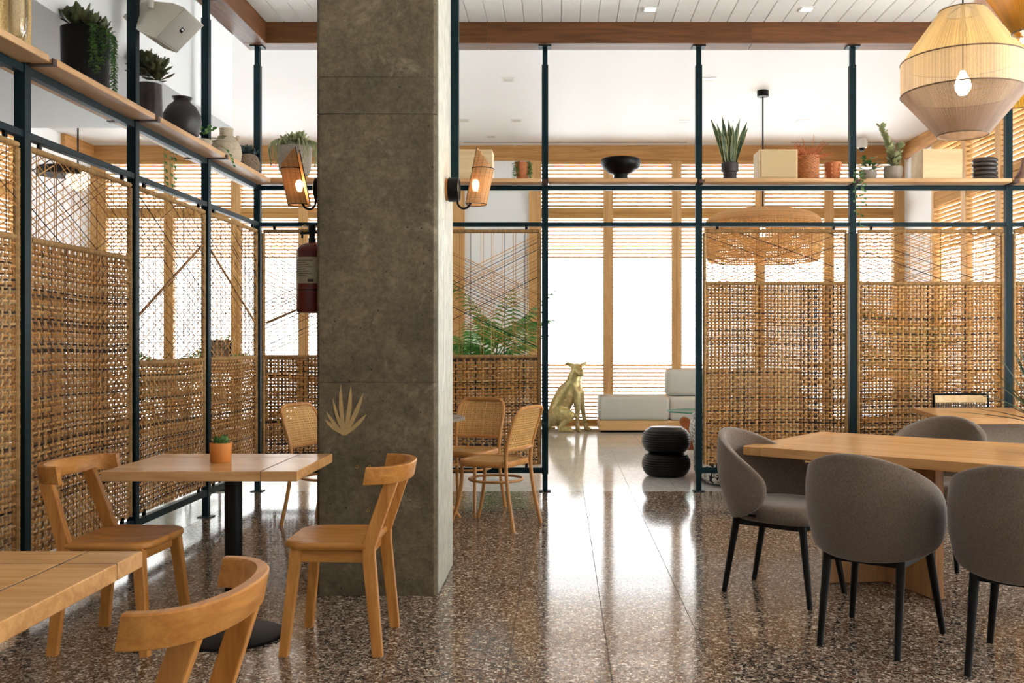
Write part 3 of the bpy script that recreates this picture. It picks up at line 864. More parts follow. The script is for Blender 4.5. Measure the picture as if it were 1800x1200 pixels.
# left row (local u runs along +Y)
labs = {1: (1.78, 'nearest rattan panel on the left, cut by the picture edge'), 2: (1.78, 'tall rattan panel behind the left wooden chair'),
        3: (1.15, 'rattan panel on the left with a thick cane rising to the right'), 4: (1.15, 'narrow looking rattan panel nearest the corner on the left side')}
for i in (1, 2, 3, 4):
    zw, lab = labs[i]
    W = ys[i + 1] - ys[i] - 2*mg
    st = None
    if i == 3: st = [(.02, 1.44), (W - .02, 1.98)]
    if i == 4: st = [(.02, 1.97), (W - .02, 1.44)]
    woven_panel((XS, ys[i] + mg), pi/2, W, G_, zw, ZT, lab, .5, sets_full(zw, W, .5, .042 if zw > 1.5 else .048), stick=st, seed=20 + i, dark=.06)
# ------------------------------------------------------------------ furniture
def bezier(pts, n=8):
    """Catmull-Rom through pts"""
    pts = [Vector(p) for p in pts]; out = []
    for i in range(len(pts) - 1):
        p0 = pts[max(i-1, 0)]; p1 = pts[i]; p2 = pts[i+1]; p3 = pts[min(i+2, len(pts)-1)]
        for k in range(n):
            t = k/n
            out.append(.5*((2*p1) + (p2-p0)*t + (2*p0-5*p1+4*p2-p3)*t*t + (3*p1-p0-3*p2+p3)*t**3))
    out.append(pts[-1]); return out

# --- cross-inlaid oak cafe tables
def cafe_table(label, x0, x1, y0, y1, z, th, bx_, by_, cx_, cy_):
    """top slab split into four boards by two dark inlays at X=cx_ and Y=cy_; round black pedestal under (bx_, by_)"""
    t = thing('cafe_table', label, 'table', (bx_, by_, 0), 0, 'square oak tables with dark cross inlay')
    q = .0018
    def b(a, c, d, e):
        m = MB(); m.box((a - bx_, c - by_, z - th), (d - bx_, e - by_, z), bev=.0025); return m
    for k, (a, c, d, e) in enumerate(((x0, y0, cx_ - q, cy_ - q), (cx_ + q, y0, x1, cy_ - q), (x0, cy_ + q, cx_ - q, y1), (cx_ + q, cy_ + q, x1, y1))):
        build('tabletop_board', b(a, c, d, e), M['topX'], t)
    m = MB(); m.box((x0 - bx_ + .001, cy_ - q - by_, z - th + .001), (x1 - bx_ - .001, cy_ + q - by_, z - .0008)); m.box((cx_ - q - bx_, y0 - by_ + .001, z - th + .001), (cx_ + q - bx_, y1 - by_ - .001, z - .0008))
    build('inlay', m, M['inlay'], t, smooth=False, label='thin dark cross inlay')
    m = MB(); m.lathe([(.04, .014), (.037, .03), (.037, z - th - .012), (.037, z - th)], n=24); build('pedestal', m, M['black'], t)
    m = MB(); m.lathe([(.212, 0), (.215, .004), (.215, .011), (.21, .014), (.04, .016)], n=48); build('base_plate', m, M['black'], t)
    m = MB(); m.box((-.16, -.16, z - th - .008), (.16, .16, z - th)); build('mounting_plate', m, M['black'], t, smooth=False)
    return t
cafe_table('square oak cafe table with a small cactus pot, before the concrete column', -1.878, -1.078, 3.97, 4.587, .755, .042, -1.425, 4.23, -1.226, 4.45)
cafe_table('oak table corner with dark cross inlay at the lower left picture edge', -1.92, -1.063, 1.74, 2.467, .755, .042, -1.47, 2.08, -1.199, 2.328)

# --- curved-back oak chairs
def oak_chair(label, loc, rz, group):
    t = thing('oak_chair', label, 'chair', loc, rz, group)
    # seat
    pts = rounded(-.165, -.205, .205, .205, [.03, .095, .095, .03], 6)
    m = MB(); n = len(pts)
    def rg(off, z, dip=0):
        return [(p[0]*(1 - off), p[1]*(1 - off), z) for p in pts]
    rings = [rg(.05, .428), rg(.0, .438), rg(0, .453), rg(.03, .461), rg(.25, .459), rg(.6, .452), rg(.9, .450)]
    m.loft(rings); build('seat', m, M['oakX'], t, smooth=50)
    for s in (-1, 1):
        m = MB()
        m.bar([(-.195, s*.205, 0), (-.155, s*.188, .40), (-.155, s*.187, .45), (-.245, s*.166, .712)], [.042, .052, .054, .052], [.03, .032, .032, .030], (1, 0, 0))
        build('rear_leg', m, M['oakZ'], t, smooth=30)
        m = MB()
        m.bar([(.192, s*.20, 0), (.148, s*.165, .432)], [.036, .046], [.034, .038], (1, 0, 0))
        build('front_leg', m, M['oakZ'], t, smooth=30)
        m = MB(); m.bar([(-.13, s*.172, .402), (.13, s*.158, .402)], .022, .05, (0, 1, 0)); build('apron', m, M['oakX'], t, smooth=30)
    m = MB(); m.bar([(.135, -.145, .402), (.135, .145, .402)], .022, .05, (1, 0, 0)); build('apron', m, M['oakY'], t, smooth=30)
    m = MB(); m.bar([(-.13, -.165, .402), (-.13, .165, .402)], .022, .05, (1, 0, 0)); build('apron', m, M['oakY'], t, smooth=30)
    # steam-bent back rail
    m = MB(); rings = []
    K = 25
    for i in range(K):
        a = -pi/2*1.0 + pi*i/(K - 1)
        ca, sa = math.cos(a), math.sin(a)
        x = -.142 - .150*abs(ca)**.85; y = .238*math.copysign(abs(sa)**.92, sa)
        # tangent normal in plan
        da = 1e-3; c2, s2 = math.cos(a + da), math.sin(a + da)
        x2 = -.142 - .150*abs(c2)**.85; y2 = .238*math.copysign(abs(s2)**.92, s2)
        tx, ty = x2 - x, y2 - y; l = math.hypot(tx, ty) or 1; nx, ny = ty/l, -tx/l
        if i in (0, K - 1): nx, ny = 0, (1 if i == 0 else -1)
        h = .015
        def q(o, z): return (x + nx*o, y + ny*o, z)
        lean = -.012
        rings.append([q(-h, .708), q(-h + .003, .705), q(h - .003, .705), q(h, .708), (q(h, .77)[0] + lean, q(h, .77)[1], .772), (q(h - .004, 0)[0] + lean, q(h - .004, 0)[1], .776), (q(-h + .004, 0)[0] + lean, q(-h + .004, 0)[1], .776), (q(-h, 0)[0] + lean, q(-h, 0)[1], .772)])
    m.loft(rings); build('back_rail', m, M['oakY'], t, smooth=40)
    return t
og = 'oak chairs with a curved back rail'
oak_chair('oak chair with curved back rail in front of the concrete column', (-.94, 4.17, 0), pi, og)
oak_chair('oak chair against the rattan screen, left of the table with the cactus', (-1.875, 4.17, 0), math.radians(-3), og)
oak_chair('oak chair seen from behind at the bottom picture edge, cut off', (-.965, 2.08, 0), pi + math.radians(-3), og)

# --- bentwood cane chairs
def cane_chair(label, loc, rz):
    t = thing('cane_chair', label, 'chair', loc, rz, 'bentwood chairs with cane backs')
    # one bent hoop makes rear legs and back
    leg = [(-.26, .205, 0), (-.215, .19, .22), (-.19, .185, .42), (-.20, .19, .58), (-.25, .195, .74)]
    top = [(-.285, .165, .812), (-.292, .10, .830)]
    half = leg + top
    pts = bezier(half + [(-x + 2*x, -y, z) for x, y, z in half[::-1]], 5)
    m = MB(); m.tube(pts, .0135, 8); build('back_hoop', m, M['bentZ'], t)
    m = MB(); m.tube(bezier([(-.197, .183, .545), (-.222, .0, .545), (-.197, -.183, .545)], 8), .012, 8); build('back_rail', m, M['bentY'], t)
    for s in (-1, 1):
        m = MB(); m.tube(bezier([(.245, s*.20, 0), (.195, s*.172, .16), (.172, s*.162, .30), (.168, s*.16, .44)], 5), [.011]*4 + [.0135]*12, 8); build('front_leg', m, M['bentZ'], t)
    # seat ring and plywood-cane seat
    out = rounded(-.20, -.195, .205, .205, [.09, .12, .12, .09], 7)
    out = [(x, y*(1 + .10*(x + .2)/.4) if True else y) for x, y in out]
    m = MB(); rings = []
    for off, z in ((.02, .428), (0, .434), (0, .462), (.02, .468), (.16, .468), (.18, .462)):
        rings.append([(p[0]*(1 - off), p[1]*(1 - off), z) for p in out])
    m.loft(rings, cap=False); build('seat_ring', m, M['bentX'], t, smooth=40)
    def cane(name, fn, nu, nv, wid):
        m = MB()
        for i in range(nu):
            u = (i + .5)/nu
            P0 = [fn(u - wid/nu, j/10) for j in range(11)]; P1 = [fn(u + wid/nu, j/10) for j in range(11)]
            k = random.uniform(.85, 1.1)
            m.loft([P0, P1], cap=False, closed=False, col=(k, k, k))
        for j in range(nv):
            v = (j + .5)/nv
            P0 = [fn(i/10, v - wid/nv) for i in range(11)]; P1 = [fn(i/10, v + wid/nv) for i in range(11)]
            k = random.uniform(.85, 1.1)
            P0 = [(a - .0015, b, c + .0008) for a, b, c in P0]; P1 = [(a - .0015, b, c + .0008) for a, b, c in P1]
            m.loft([P0, P1], cap=False, closed=False, col=(k, k, k))
        build(name, m, M['cane'], t, smooth=60, colattr=True, kind='stuff')
    def fb(u, v):
        z = .552 + .27*v; hw = .183 - .035*max(0, (v - .8)/.2)**2
        y = (2*u - 1)*hw
        x = -.197 - .087*v**1.4 - .022*(1 - (2*u - 1)**2)
        return (x, y, z)
    cane('cane_back', fb, 20, 16, .31)
    def fs(u, v):
        x = -.165 + .33*v; hw = .168*(1 + .10*(x + .2)/.4)
        return (x, (2*u - 1)*hw, .463 - .004*math.sin(pi*v))
    cane('cane_seat', fs, 18, 18, .36)
    m = MB(); n = 36; m.tube([(-.012 + .188*math.cos(2*pi*i/n), .182*math.sin(2*pi*i/n), .325) for i in range(n)], .0095, 8, closed=True); build('ring_stretcher', m, M['bentX'], t)
    return t
cane_chair('bentwood cane chair nearest right of the column, its back to the passage', (-.46, 6.78, 0), math.radians(155))
cane_chair('bentwood cane chair behind the other one, facing out from the rattan panel', (-.715, 7.36, 0), math.radians(-112))
cane_chair('bentwood cane chair half hidden behind the left side of the column', (-1.63, 6.86, 0), math.radians(-22))

# round table they stand at, mostly behind the column
t = thing('round_table', 'round grey-topped table mostly hidden behind the concrete column', 'table', (-1.02, 6.95, 0))
m = MB(); m.lathe([(.30, .716), (.335, .722), (.335, .738), (.33, .742), (.01, .742)], n=48); build('tabletop', m, M['concpot'], t)
m = MB(); m.lathe([(.035, .25), (.03, .5), (.04, .716)], n=20); build('pedestal', m, M['bentZ'], t)
for k in range(3):
    a = 2*pi*k/3 + .15; m = MB(); m.tube(bezier([(.02*math.cos(a), .02*math.sin(a), .42), (.12*math.cos(a), .12*math.sin(a), .26), (.30*math.cos(a), .30*math.sin(a), .012)], 5), .014, 8)
    build('leg', m, M['bentZ'], t)

# --- taupe shell chairs and their long table
def shell_chair(label, loc, rz, logo=False):
    t = thing('shell_chair', label, 'chair', loc, rz, 'taupe upholstered shell chairs')
    # upholstered shell: egg outline wrapped on a reclining cylinder
    K = 15; m = MB(); v = []; f = []
    for j in range(K):
        q = -1 + 2*j/(K - 1)
        for i in range(K):
            p = -1 + 2*i/(K - 1)
            a = p*math.sqrt(max(0, 1 - q*q/2)); b = q*math.sqrt(max(0, 1 - p*p/2))
            z = .375 + .455*(b + 1)/2
            h = (b + 1)/2
            R_ = .238 + .036*math.sin(pi*min(1, h*.95 + .08)) 
            Smax = .50*(1 - .10*b)*(1 - .36*max(0, b)**1.3)
            ang = a*Smax/R_
            cx = .015 - .095*h - .01*math.sin(pi*h)
            v.append((cx - R_*math.cos(ang) + .02*max(0, abs(ang) - 1.2), R_*math.sin(ang), z))
    for j in range(K - 1):
        for i in range(K - 1):
            f.append((j*K + i, j*K + i + 1, (j + 1)*K + i + 1, (j + 1)*K + i))
    m.add(v, f); o = build('shell', m, M['taupe'], t, smooth=180)
    so = o.modifiers.new('thick', 'SOLIDIFY'); so.thickness = .036; so.offset = 0
    su = o.modifiers.new('soft', 'SUBSURF'); su.levels = 1; su.render_levels = 2
    # seat cushion
    m = MB(); rings = []
    base_ = []
    n = 40
    for i in range(n):
        a = 2*pi*i/n; e = .62
        ca, sa = math.cos(a), math.sin(a)
        base_.append((.03 + .235*math.copysign(abs(ca)**e, ca), (.225 + .012*ca)*math.copysign(abs(sa)**e, sa)))
    for off, z in ((.25, .385), (.06, .388), (.01, .402), (0, .43), (.012, .452), (.05, .468), (.14, .476), (.4, .478), (.8, .474)):
        rings.append([(.03 + (x - .03)*(1 - off), y*(1 - off), z) for x, y in base_])
    m.loft(rings); build('seat_cushion', m, M['taupe'], t, smooth=70)
    # black frame and legs
    for s in (-1, 1):
        for nm, foot, top in (('rear_leg', (-.245, s*.163, 0), (-.175, s*.155, .385)), ('front_leg', (.245, s*.205, 0), (.185, s*.16, .385))):
            m = MB(); m.tube([foot, tuple(.4*a + .6*b for a, b in zip(foot, top)), top], [.0135, .017, .020], 10); build(nm, m, M['blackwood'], t)
    m = MB()
    for a, b in (((-.175, -.155), (.185, -.16)), ((-.175, .155), (.185, .16)), ((-.175, -.155), (-.175, .155)), ((.185, -.16), (.185, .16))):
        m.bar([(a[0], a[1], .372), (b[0], b[1], .372)], .026, .03, (b[1] - a[1], a[0] - b[0], 0))
    build('seat_frame', m, M['blackwood'], t, smooth=30)
    if logo:
        m = MB(); m.box((-.07, -.2315, .414), (-.03, -.2285, .426)); build('label_tab', m, M['black'], t, smooth=False, label='small black label tab')
    return t
ua = math.radians(-38)
shell_chair('taupe shell chair at the left end of the long table, turned to show its seat', (1.135, 4.965, 0), math.radians(-39), True)
shell_chair('taupe shell chair seen squarely from behind in front of the long table', (1.375, 4.205, 0), math.radians(53))
shell_chair('taupe shell chair cut by the right picture edge', (1.845, 3.825, 0), math.radians(52))
shell_chair('taupe shell chair beyond the long table with only its rounded top showing', (2.19, 5.70, 0), math.radians(-128))

def long_table():
    z, th, Lg, Wd = .73, .05, 2.2, 1.03
    t = thing('dining_table', 'long oak dining table with slab legs among the taupe chairs', 'table', (.972, 5.164, 0), ua)
    m = MB(); m.prism([(0, .0), (.10, 0), (.10, Wd), (0, Wd)], z - th, z, bev=.005); build('end_board', m, M['topY'], t, label='cross-grain end board')
    n = 5
    for i in range(n):
        m = MB(); m.box((.1012, i*Wd/n + .0004, z - th), (Lg, (i + 1)*Wd/n - .0004, z), bev=.0022); build('tabletop_board', m, M['topX'], t)
    # pairs of slabs standing in a V
    for cx_ in (.50, 1.72):
        for ang, name in ((math.radians(-62), 1), (math.radians(62), 2)):
            for sgn in (1,):
                pass
        for k, ang in enumerate((math.radians(38 - 180 + 7), math.radians(-52 + 38 - 20))):
            m = MB(); d = Vector((math.cos(ang), math.sin(ang))); nrm = Vector((-d.y, d.x))
            L0, hw = .0, .024
            o_ = Vector((cx_ + .09, .52)); L1 = .36 + .05*k
            ps = [o_ + d*L0 - nrm*hw, o_ + d*L1 - nrm*hw, o_ + d*L1 + nrm*hw, o_ + d*L0 + nrm*hw]
            m.prism([tuple(p) for p in ps], 0, z - th, bev=.006)
            build('slab_leg', m, M['walnut'], t)
    return t
long_table()

# far right: table with a concrete block base, cane cantilever chair
t = thing('block_table', 'pale oak table on a grey concrete block, far right before the rattan', 'table', (3.6, 7.2, 0))
tp = [(2.68, 6.70), (4.3, 6.70), (4.3, 7.80), (2.83, 7.80)]
m = MB(); m.prism([(x - 3.6, y - 7.2) for x, y in tp], .71, .75, bev=.004); build('tabletop', m, M['topX'], t)
m = MB(); m.box((2.92 - 3.6, 6.90 - 7.2, 0), (3.9 - 3.6, 7.45 - 7.2, .71), bev=.008); build('block_base', m, M['concpot'], t)

def cesca(loc, rz, label):
    t = thing('cantilever_chair', label, 'chair', loc, rz)
    for s in (-1, 1):
        m = MB(); m.tube(bezier([(-.26, s*.225, .85), (-.235, s*.225, .60), (-.20, s*.225, .46), (-.10, s*.225, .43), (.20, s*.225, .43), (.245, s*.225, .38), (.245, s*.225, .06), (.20, s*.225, .012), (-.20, s*.225, .012), (-.24, s*.20, .012)], 5), .0115, 8); build('tube_frame', m, M['black'], t)
    m = MB(); m.tube([(-.24, -.2, .012), (-.24, .2, .012)], .0115, 8); build('foot_bar', m, M['black'], t)
    m = MB(); m.tube([(-.262, -.225, .846), (-.285, -.1, .848), (-.285, .1, .848), (-.262, .225, .846)], .0095, 8); build('top_bar', m, M['black'], t)
    def slat_(z0, z1, nm):
        m = MB(); r = []
        for i in range(9):
            y = -.215 + .43*i/8; b = -.028*(1 - (y/.215)**2)
            x0 = -.232 - .12*(z0 - .6) + b; x1 = -.232 - .12*(z1 - .6) + b
            r.append([(x0 - .009, y, z0), (x0 + .009, y, z0), (x1 + .009, y, z1), (x1 - .009, y, z1)])
        m.loft(r); build(nm, m, M['cesca'], t)
    slat_(.78, .838, 'top_rail'); slat_(.59, .625, 'bottom_rail')
    m = MB()
    for i in range(20):
        y = -.20 + .4*i/19; b = -.028*(1 - (y/.215)**2)
        m.add([(-.2345 + b, y - .004, .62), (-.2345 + b, y + .004, .62), (-.255 + b, y + .004, .785), (-.255 + b, y - .004, .785)], [(0, 1, 2, 3)])
    for j in range(8):
        z = .63 + .15*j/7
        p0 = []; p1 = []
        for i in range(9):
            y = -.2 + .4*i/8; b = -.028*(1 - (y/.215)**2); x = -.236 - .12*(z - .62) + b
            p0.append((x, y, z - .004)); p1.append((x, y, z + .004))
        m.loft([p0, p1], cap=False, closed=False)
    build('cane_back', m, M['cane'], t, kind='stuff')
    m = MB(); m.prism(rounded(-.21, -.215, .235, .215, .05), .442, .468, bev=.006); build('seat', m, M['cesca'], t)
    return t
cesca((3.30, 7.72, 0), math.radians(-88), 'cane-backed chair with a black tube frame behind the concrete block table')

# ------------------------------------------------------------------ lounge
t = thing('drum_stool', 'black ribbed double-bulge stool in the open passage', 'stool', (1.01, 9.27, 0))
def bulge(z0, z1, r0, r1):
    out = []
    n = 40
    for i in range(n + 1):
        u = i/n; r = r0 + (r1 - r0)*math.sin(pi*u)**.55
        r += .0035*math.cos(i*pi/2) if 2 < i < n - 2 else 0
        out.append((r, z0 + (z1 - z0)*u))
    return out
m = MB(); m.lathe([(.15, 0)] + bulge(.004, .225, .165, .232), n=48); build('lower_bulge', m, M['drum'], t, smooth=70)
m = MB(); m.lathe(bulge(.228, .452, .165, .232) + [(.16, .462), (.001, .464)], n=48); build('upper_bulge', m, M['drum'], t, smooth=70)

# seated gold dog: one continuous skinned body
def dog():
    t = thing('dog_statue', 'gold statue of a sitting dog beside the shutters', 'statue', (.115, 13.8, 0))
    V = [(-.155, .0, .23, .155),   #0 pelvis
         (-.10, 0, .38, .155),    #1 loin
         (-.02, 0, .53, .155),    #2 ribs
         (.065, -.01, .645, .125),     #3 chest
         (.09, -.02, .77, .100),    #4 neck
         (.12, -.035, .885, .080), #5 skull
         (.155, -.11, .852, .056),  #6 muzzle
         (.182, -.18, .818, .041),#7 nose
         # front legs
         (.115, -.09, .54, .07), (.125, -.10, .33, .042), (.125, -.10, .12, .030), (.13, -.105, .035, .034), (.155, -.155, .022, .030),
         (.165, .075, .54, .07), (.20, .07, .33, .040), (.24, .06, .12, .029), (.255, .055, .035, .034), (.30, .02, .022, .030),
         # hind legs
         (-.13, -.12, .25, .115), (.03, -.165, .235, .068), (-.10, -.155, .085, .038), (-.115, -.16, .034, .036), (.035, -.19, .024, .032),
         (-.14, .12, .24, .115), (.0, .17, .235, .066), (-.12, .155, .085, .038), (-.125, .16, .034, .036), (.02, .18, .024, .032),
         # tail
         (-.26, .02, .09, .04), (-.30, .08, .03, .026), (-.20, .22, .024, .018),
         # ears
         (.05, .005, .93, .036), (-.012, .01, .958, .027), (-.048, .01, .950, .010),
         (.185, .0, .93, .034), (.238, .01, .962, .024), (.268, .01, .978, .009)]
    E = [(0,1),(1,2),(2,3),(3,4),(4,5),(5,6),(6,7),(3,8),(8,9),(9,10),(10,11),(11,12),(3,13),(13,14),(14,15),(15,16),(16,17),
         (0,18),(18,19),(19,20),(20,21),(21,22),(0,23),(23,24),(24,25),(25,26),(26,27),(0,28),(28,29),(29,30),(5,31),(31,32),(32,33),(5,34),(34,35),(35,36)]
    m = MB()
    def capsule(p0, r0, p1, r1):
        p0 = Vector(p0); p1 = Vector(p1); d = (p1 - p0).normalized(); pts = []; rs = []
        for k in range(6): a = pi/2*(1 - k/5.5); pts.append(p0 - d*r0*math.sin(a)); rs.append(max(.002, r0*math.cos(a)))
        for k in range(6): a = pi/2*((k + .5)/5.5); pts.append(p1 + d*r1*math.sin(a)); rs.append(max(.002, r1*math.cos(a)))
        m.tube(pts, rs, 16)
    for a, b in E: capsule(V[a][:3], V[a][3], V[b][:3], V[b][3])
    o = build('body', m, M['gold'], t, smooth=180)
    rm = o.modifiers.new('blend', 'REMESH'); rm.mode = 'VOXEL'; rm.voxel_size = .010; rm.use_smooth_shade = True
    sm = o.modifiers.new('soften', 'SMOOTH'); sm.factor = .5; sm.iterations = 6
    # bake the fused surface so the statue is one plain mesh
    dg = bpy.context.evaluated_depsgraph_get(); fused = bpy.data.meshes.new_from_object(o.evaluated_get(dg)); o.modifiers.clear(); o.data = fused
    m = MB()
    for s, (x, y, z) in ((-1, (.105, -.112, .905)), (1, (.175, -.10, .905))):
        m.lathe([(.0, -.011), (.011, 0), (.0, .011)], (x, y, z), 8)
    build('eyes', m, M['gold'], t)
    return t
dog()

t = thing('lounge_sofa', 'pale grey modular sofa with a blond wood plinth under the shutters', 'sofa', (.54, 13.55, 0))
m = MB(); m.box((.03, .05, .0), (2.9, .68, .03)); build('recessed_foot', m, M['black'], t, smooth=False)
m = MB(); m.box((0, 0, .03), (2.95, .72, .17), bev=.01); build('plinth', m, M['plinth'], t)
def cushion(name, a, b, bev=.04):
    m = MB(); x0, y0, z0 = a; x1, y1, z1 = b
    rings = []
    for off, z in ((bev, z0), (bev*.3, z0 + bev*.25), (0, z0 + bev), (0, z1 - bev), (bev*.3, z1 - bev*.25), (bev, z1)):
        rings.append([(x, y, z) for x, y in rounded(x0 + off, y0 + off, x1 - off, y1 - off, max(.005, bev*1.2 - off*.6), 5)])
    m.loft(rings); return build(name, m, M['upholstery'], t, smooth=60)
cushion('seat_cushion', (0, 0, .17), (.985, .72, .50)); cushion('seat_cushion', (.99, 0, .17), (1.97, .72, .485)); cushion('seat_cushion', (1.975, 0, .17), (2.95, .72, .485))
cushion('back_cushion', (.98, .44, .49), (1.96, .70, .87), .06); cushion('back_cushion', (1.97, .44, .49), (2.94, .70, .87), .06)

t = thing('glass_table', 'glass topped coffee table on a red root base, beside the passage post', 'coffee table', (1.62, 11.05, 0))
hexa = [(.42*math.cos(a), .36*math.sin(a)) for a in (math.radians(q) for q in (-160, -120, -60, -20, 20, 60, 120, 160))]
m = MB(); m.prism(hexa, .478, .490); build('glass_top', m, M['tableglass'], t, smooth=False)
m = MB()
for i in range(8):
    a = Vector(hexa[i]); b = Vector(hexa[(i + 1) % 8]); m.bar([(a.x, a.y, .484), (b.x, b.y, .484)], .003, .013, (b.y - a.y, a.x - b.x, 0))
build('glass_edge', m, M['glassedge'], t, smooth=False, label='green edge of the glass')
RV = [(0, 0, .16, .12), (.1, .06, .30, .09), (.22, .02, .42, .05), (-.14, -.03, .30, .08), (-.26, -.08, .41, .05), (-.24, .03, .10, .07), (-.33, .0, .03, .04), (.2, -.1, .08, .07), (.3, -.14, .03, .04), (-.02, -.2, .12, .08), (-.06, -.28, .03, .04), (.04, .2, .10, .07), (.08, .27, .03, .04), (-.03, .1, .38, .06), (-.05, .14, .46, .04)]
RE = [(0, 1), (1, 2), (0, 3), (3, 4), (0, 5), (5, 6), (0, 7), (7, 8), (0, 9), (9, 10), (0, 11), (11, 12), (0, 13), (13, 14)]
me = bpy.data.meshes.new('root_base'); me.from_pydata([v[:3] for v in RV], RE, []); me.materials.append(M['root'])
o = bpy.data.objects.new('root_base', me); link(o, t); sk = o.modifiers.new('skin', 'SKIN'); sk.use_smooth_shade = True
for i, v in enumerate(RV): me.skin_vertices[0].data[i].radius = (v[3], v[3])
me.skin_vertices[0].data[0].use_root = True
ss = o.modifiers.new('sub', 'SUBSURF'); ss.levels = 1; ss.render_levels = 2

t = thing('patterned_armchair', 'low armchair in black squiggle on white cloth behind the tall rattan panel', 'armchair', (1.83, 9.0, 0))
m = MB(); m.prism(rounded(-.55, -.46, .55, .46, .14, 6), .02, .30, bev=.03); build('seat_block', m, M['squiggle'], t)
def arcwall():
    m = MB(); rings = []
    for i in range(21):
        a = math.radians(-20 + 220*i/20); cx, cy = math.cos(a), -math.sin(a)
        pr = []
        for rr, z in ((.43, .30), (.55, .26), (.60, .45), (.58, .60), (.53, .64), (.47, .62), (.43, .5)):
            pr.append((rr*1.06*cx, -.0 + rr*.86*cy*-1*-1, z))
        rings.append(pr)
    m.loft(rings); return m
build('wrap_back', arcwall(), M['squiggle'], t, smooth=60)
m = MB(); m.prism(rounded(-.38, -.30, .38, .42, .1, 6), .30, .42, bev=.03); build('seat_cushion', m, M['squiggle'], t)

# menu stand beyond the left screen
t = thing('sign_stand', 'black framed sheet on a slim floor stand beyond the left screen', 'sign stand', (-2.955, 8.42, 0))
m = MB(); m.lathe([(.138, 0), (.14, .004), (.14, .016), (.13, .02), (.02, .022)], n=40); build('base_plate', m, M['black'], t)
m = MB(); m.lathe([(.012, .02), (.012, 1.02)], n=12); build('pole', m, M['black'], t)
m = MB(); fw, fz0, fz1 = .10, 1.01, 1.295
m.box((-fw, -.012, fz0), (fw, .012, fz0 + .014)); m.box((-fw, -.012, fz1 - .014), (fw, .012, fz1)); m.box((-fw, -.012, fz0 + .014), (-fw + .014, .012, fz1 - .014)); m.box((fw - .014, -.012, fz0 + .014), (fw, .012, fz1 - .014))
build('frame', m, M['black'], t, smooth=False)
m = MB(); m.box((-fw + .014, -.004, fz0 + .014), (fw - .014, .004, fz1 - .014)); sh = build('sheet', m, M['screenpaper'], t, smooth=False, label='grey brown printed sheet')
m = MB()
for k in range(9):
    m.box((-fw + .03, -.0052, 1.225 - k*.02), (fw - .03 - .04*((k*7) % 3)/3, -.0041, 1.2285 - k*.02))
build('text_line', m, M['ink'], sh, smooth=False)

# lounge palms
def frond(m, base, az, length, lift, droop, n=16, lw=.03, ll=.26):
    pts = []
    for i in range(n + 1):
        u = i/n; r = length*u*math.cos(lift*(1 - .3*u)); z = length*(math.sin(lift)*u) - droop*u*u
        pts.append(Vector(base) + Vector((math.cos(az)*r, math.sin(az)*r, z)))
    m.tube(pts, [.007*(1 - .8*i/n) + .001 for i in range(n + 1)], 4)
    for i in range(2, n + 1):
        t = (pts[i] - pts[i-1]).normalized(); side = t.cross(Vector((0, 0, 1))).normalized(); up = side.cross(t)
        l = ll*math.sin(pi*(.15 + .8*i/n))
        for s in (-1, 1):
            d = (side*s*.8 + t*.55 - up*.18).normalized()
            b = pts[i]; mid = b + d*l*.5 + up*.0; tip = b + d*l - Vector((0, 0, l*.22))
            w = t*lw*.4
            m.add([b - w*.4, b + w*.4, mid + w, mid - w, tip], [(0, 1, 2, 3), (3, 2, 4)])
def palm(label, x, y, h, spread, nf, seed, pot_r=.2, lo=.35, lw=.03):
    R = random.Random(seed)
    t = thing('potted_palm', label, 'potted palm', (x, y, 0))
    m = MB(); m.lathe([(pot_r*.75, 0), (pot_r, .36), (pot_r*.96, .38), (pot_r*.86, .37), (pot_r*.84, .33), (.01, .33)], n=32); build('pot', m, M['white_metal'], t, smooth=45)
    m = MB()
    for k in range(4): m.tube(bezier([(R.uniform(-.05, .05), R.uniform(-.05, .05), .33), (R.uniform(-.08, .08), R.uniform(-.08, .08), h*.35), (R.uniform(-.1, .1), R.uniform(-.1, .1), h*.55)], 4), .012, 6)
    build('stem', m, M['pearls'], t)
    for k in range(nf):
        m = MB(); frond(m, (R.uniform(-.06, .06), R.uniform(-.06, .06), h*R.uniform(lo, .6)), 2*pi*k/nf + R.uniform(-.3, .3), spread*R.uniform(.75, 1.15), R.uniform(.5, 1.25), R.uniform(.1, .5)*spread, 15, lw, .27)
        build('frond', m, M['palm'], t, smooth=False)
palm('tall green palm seen through the cords behind the cane chairs', -.86, 12.4, 2.05, .95, 38, 3, .25, .22, .05)
palm('green palm seen through the left side lattice', -4.35, 11.2, 1.45, .85, 16, 5, .2, .35, .05)
palm('green palm glimpsed through the cords under the plywood cube', 4.15, 11.6, 2.1, .95, 20, 8, .2, .35, .05)
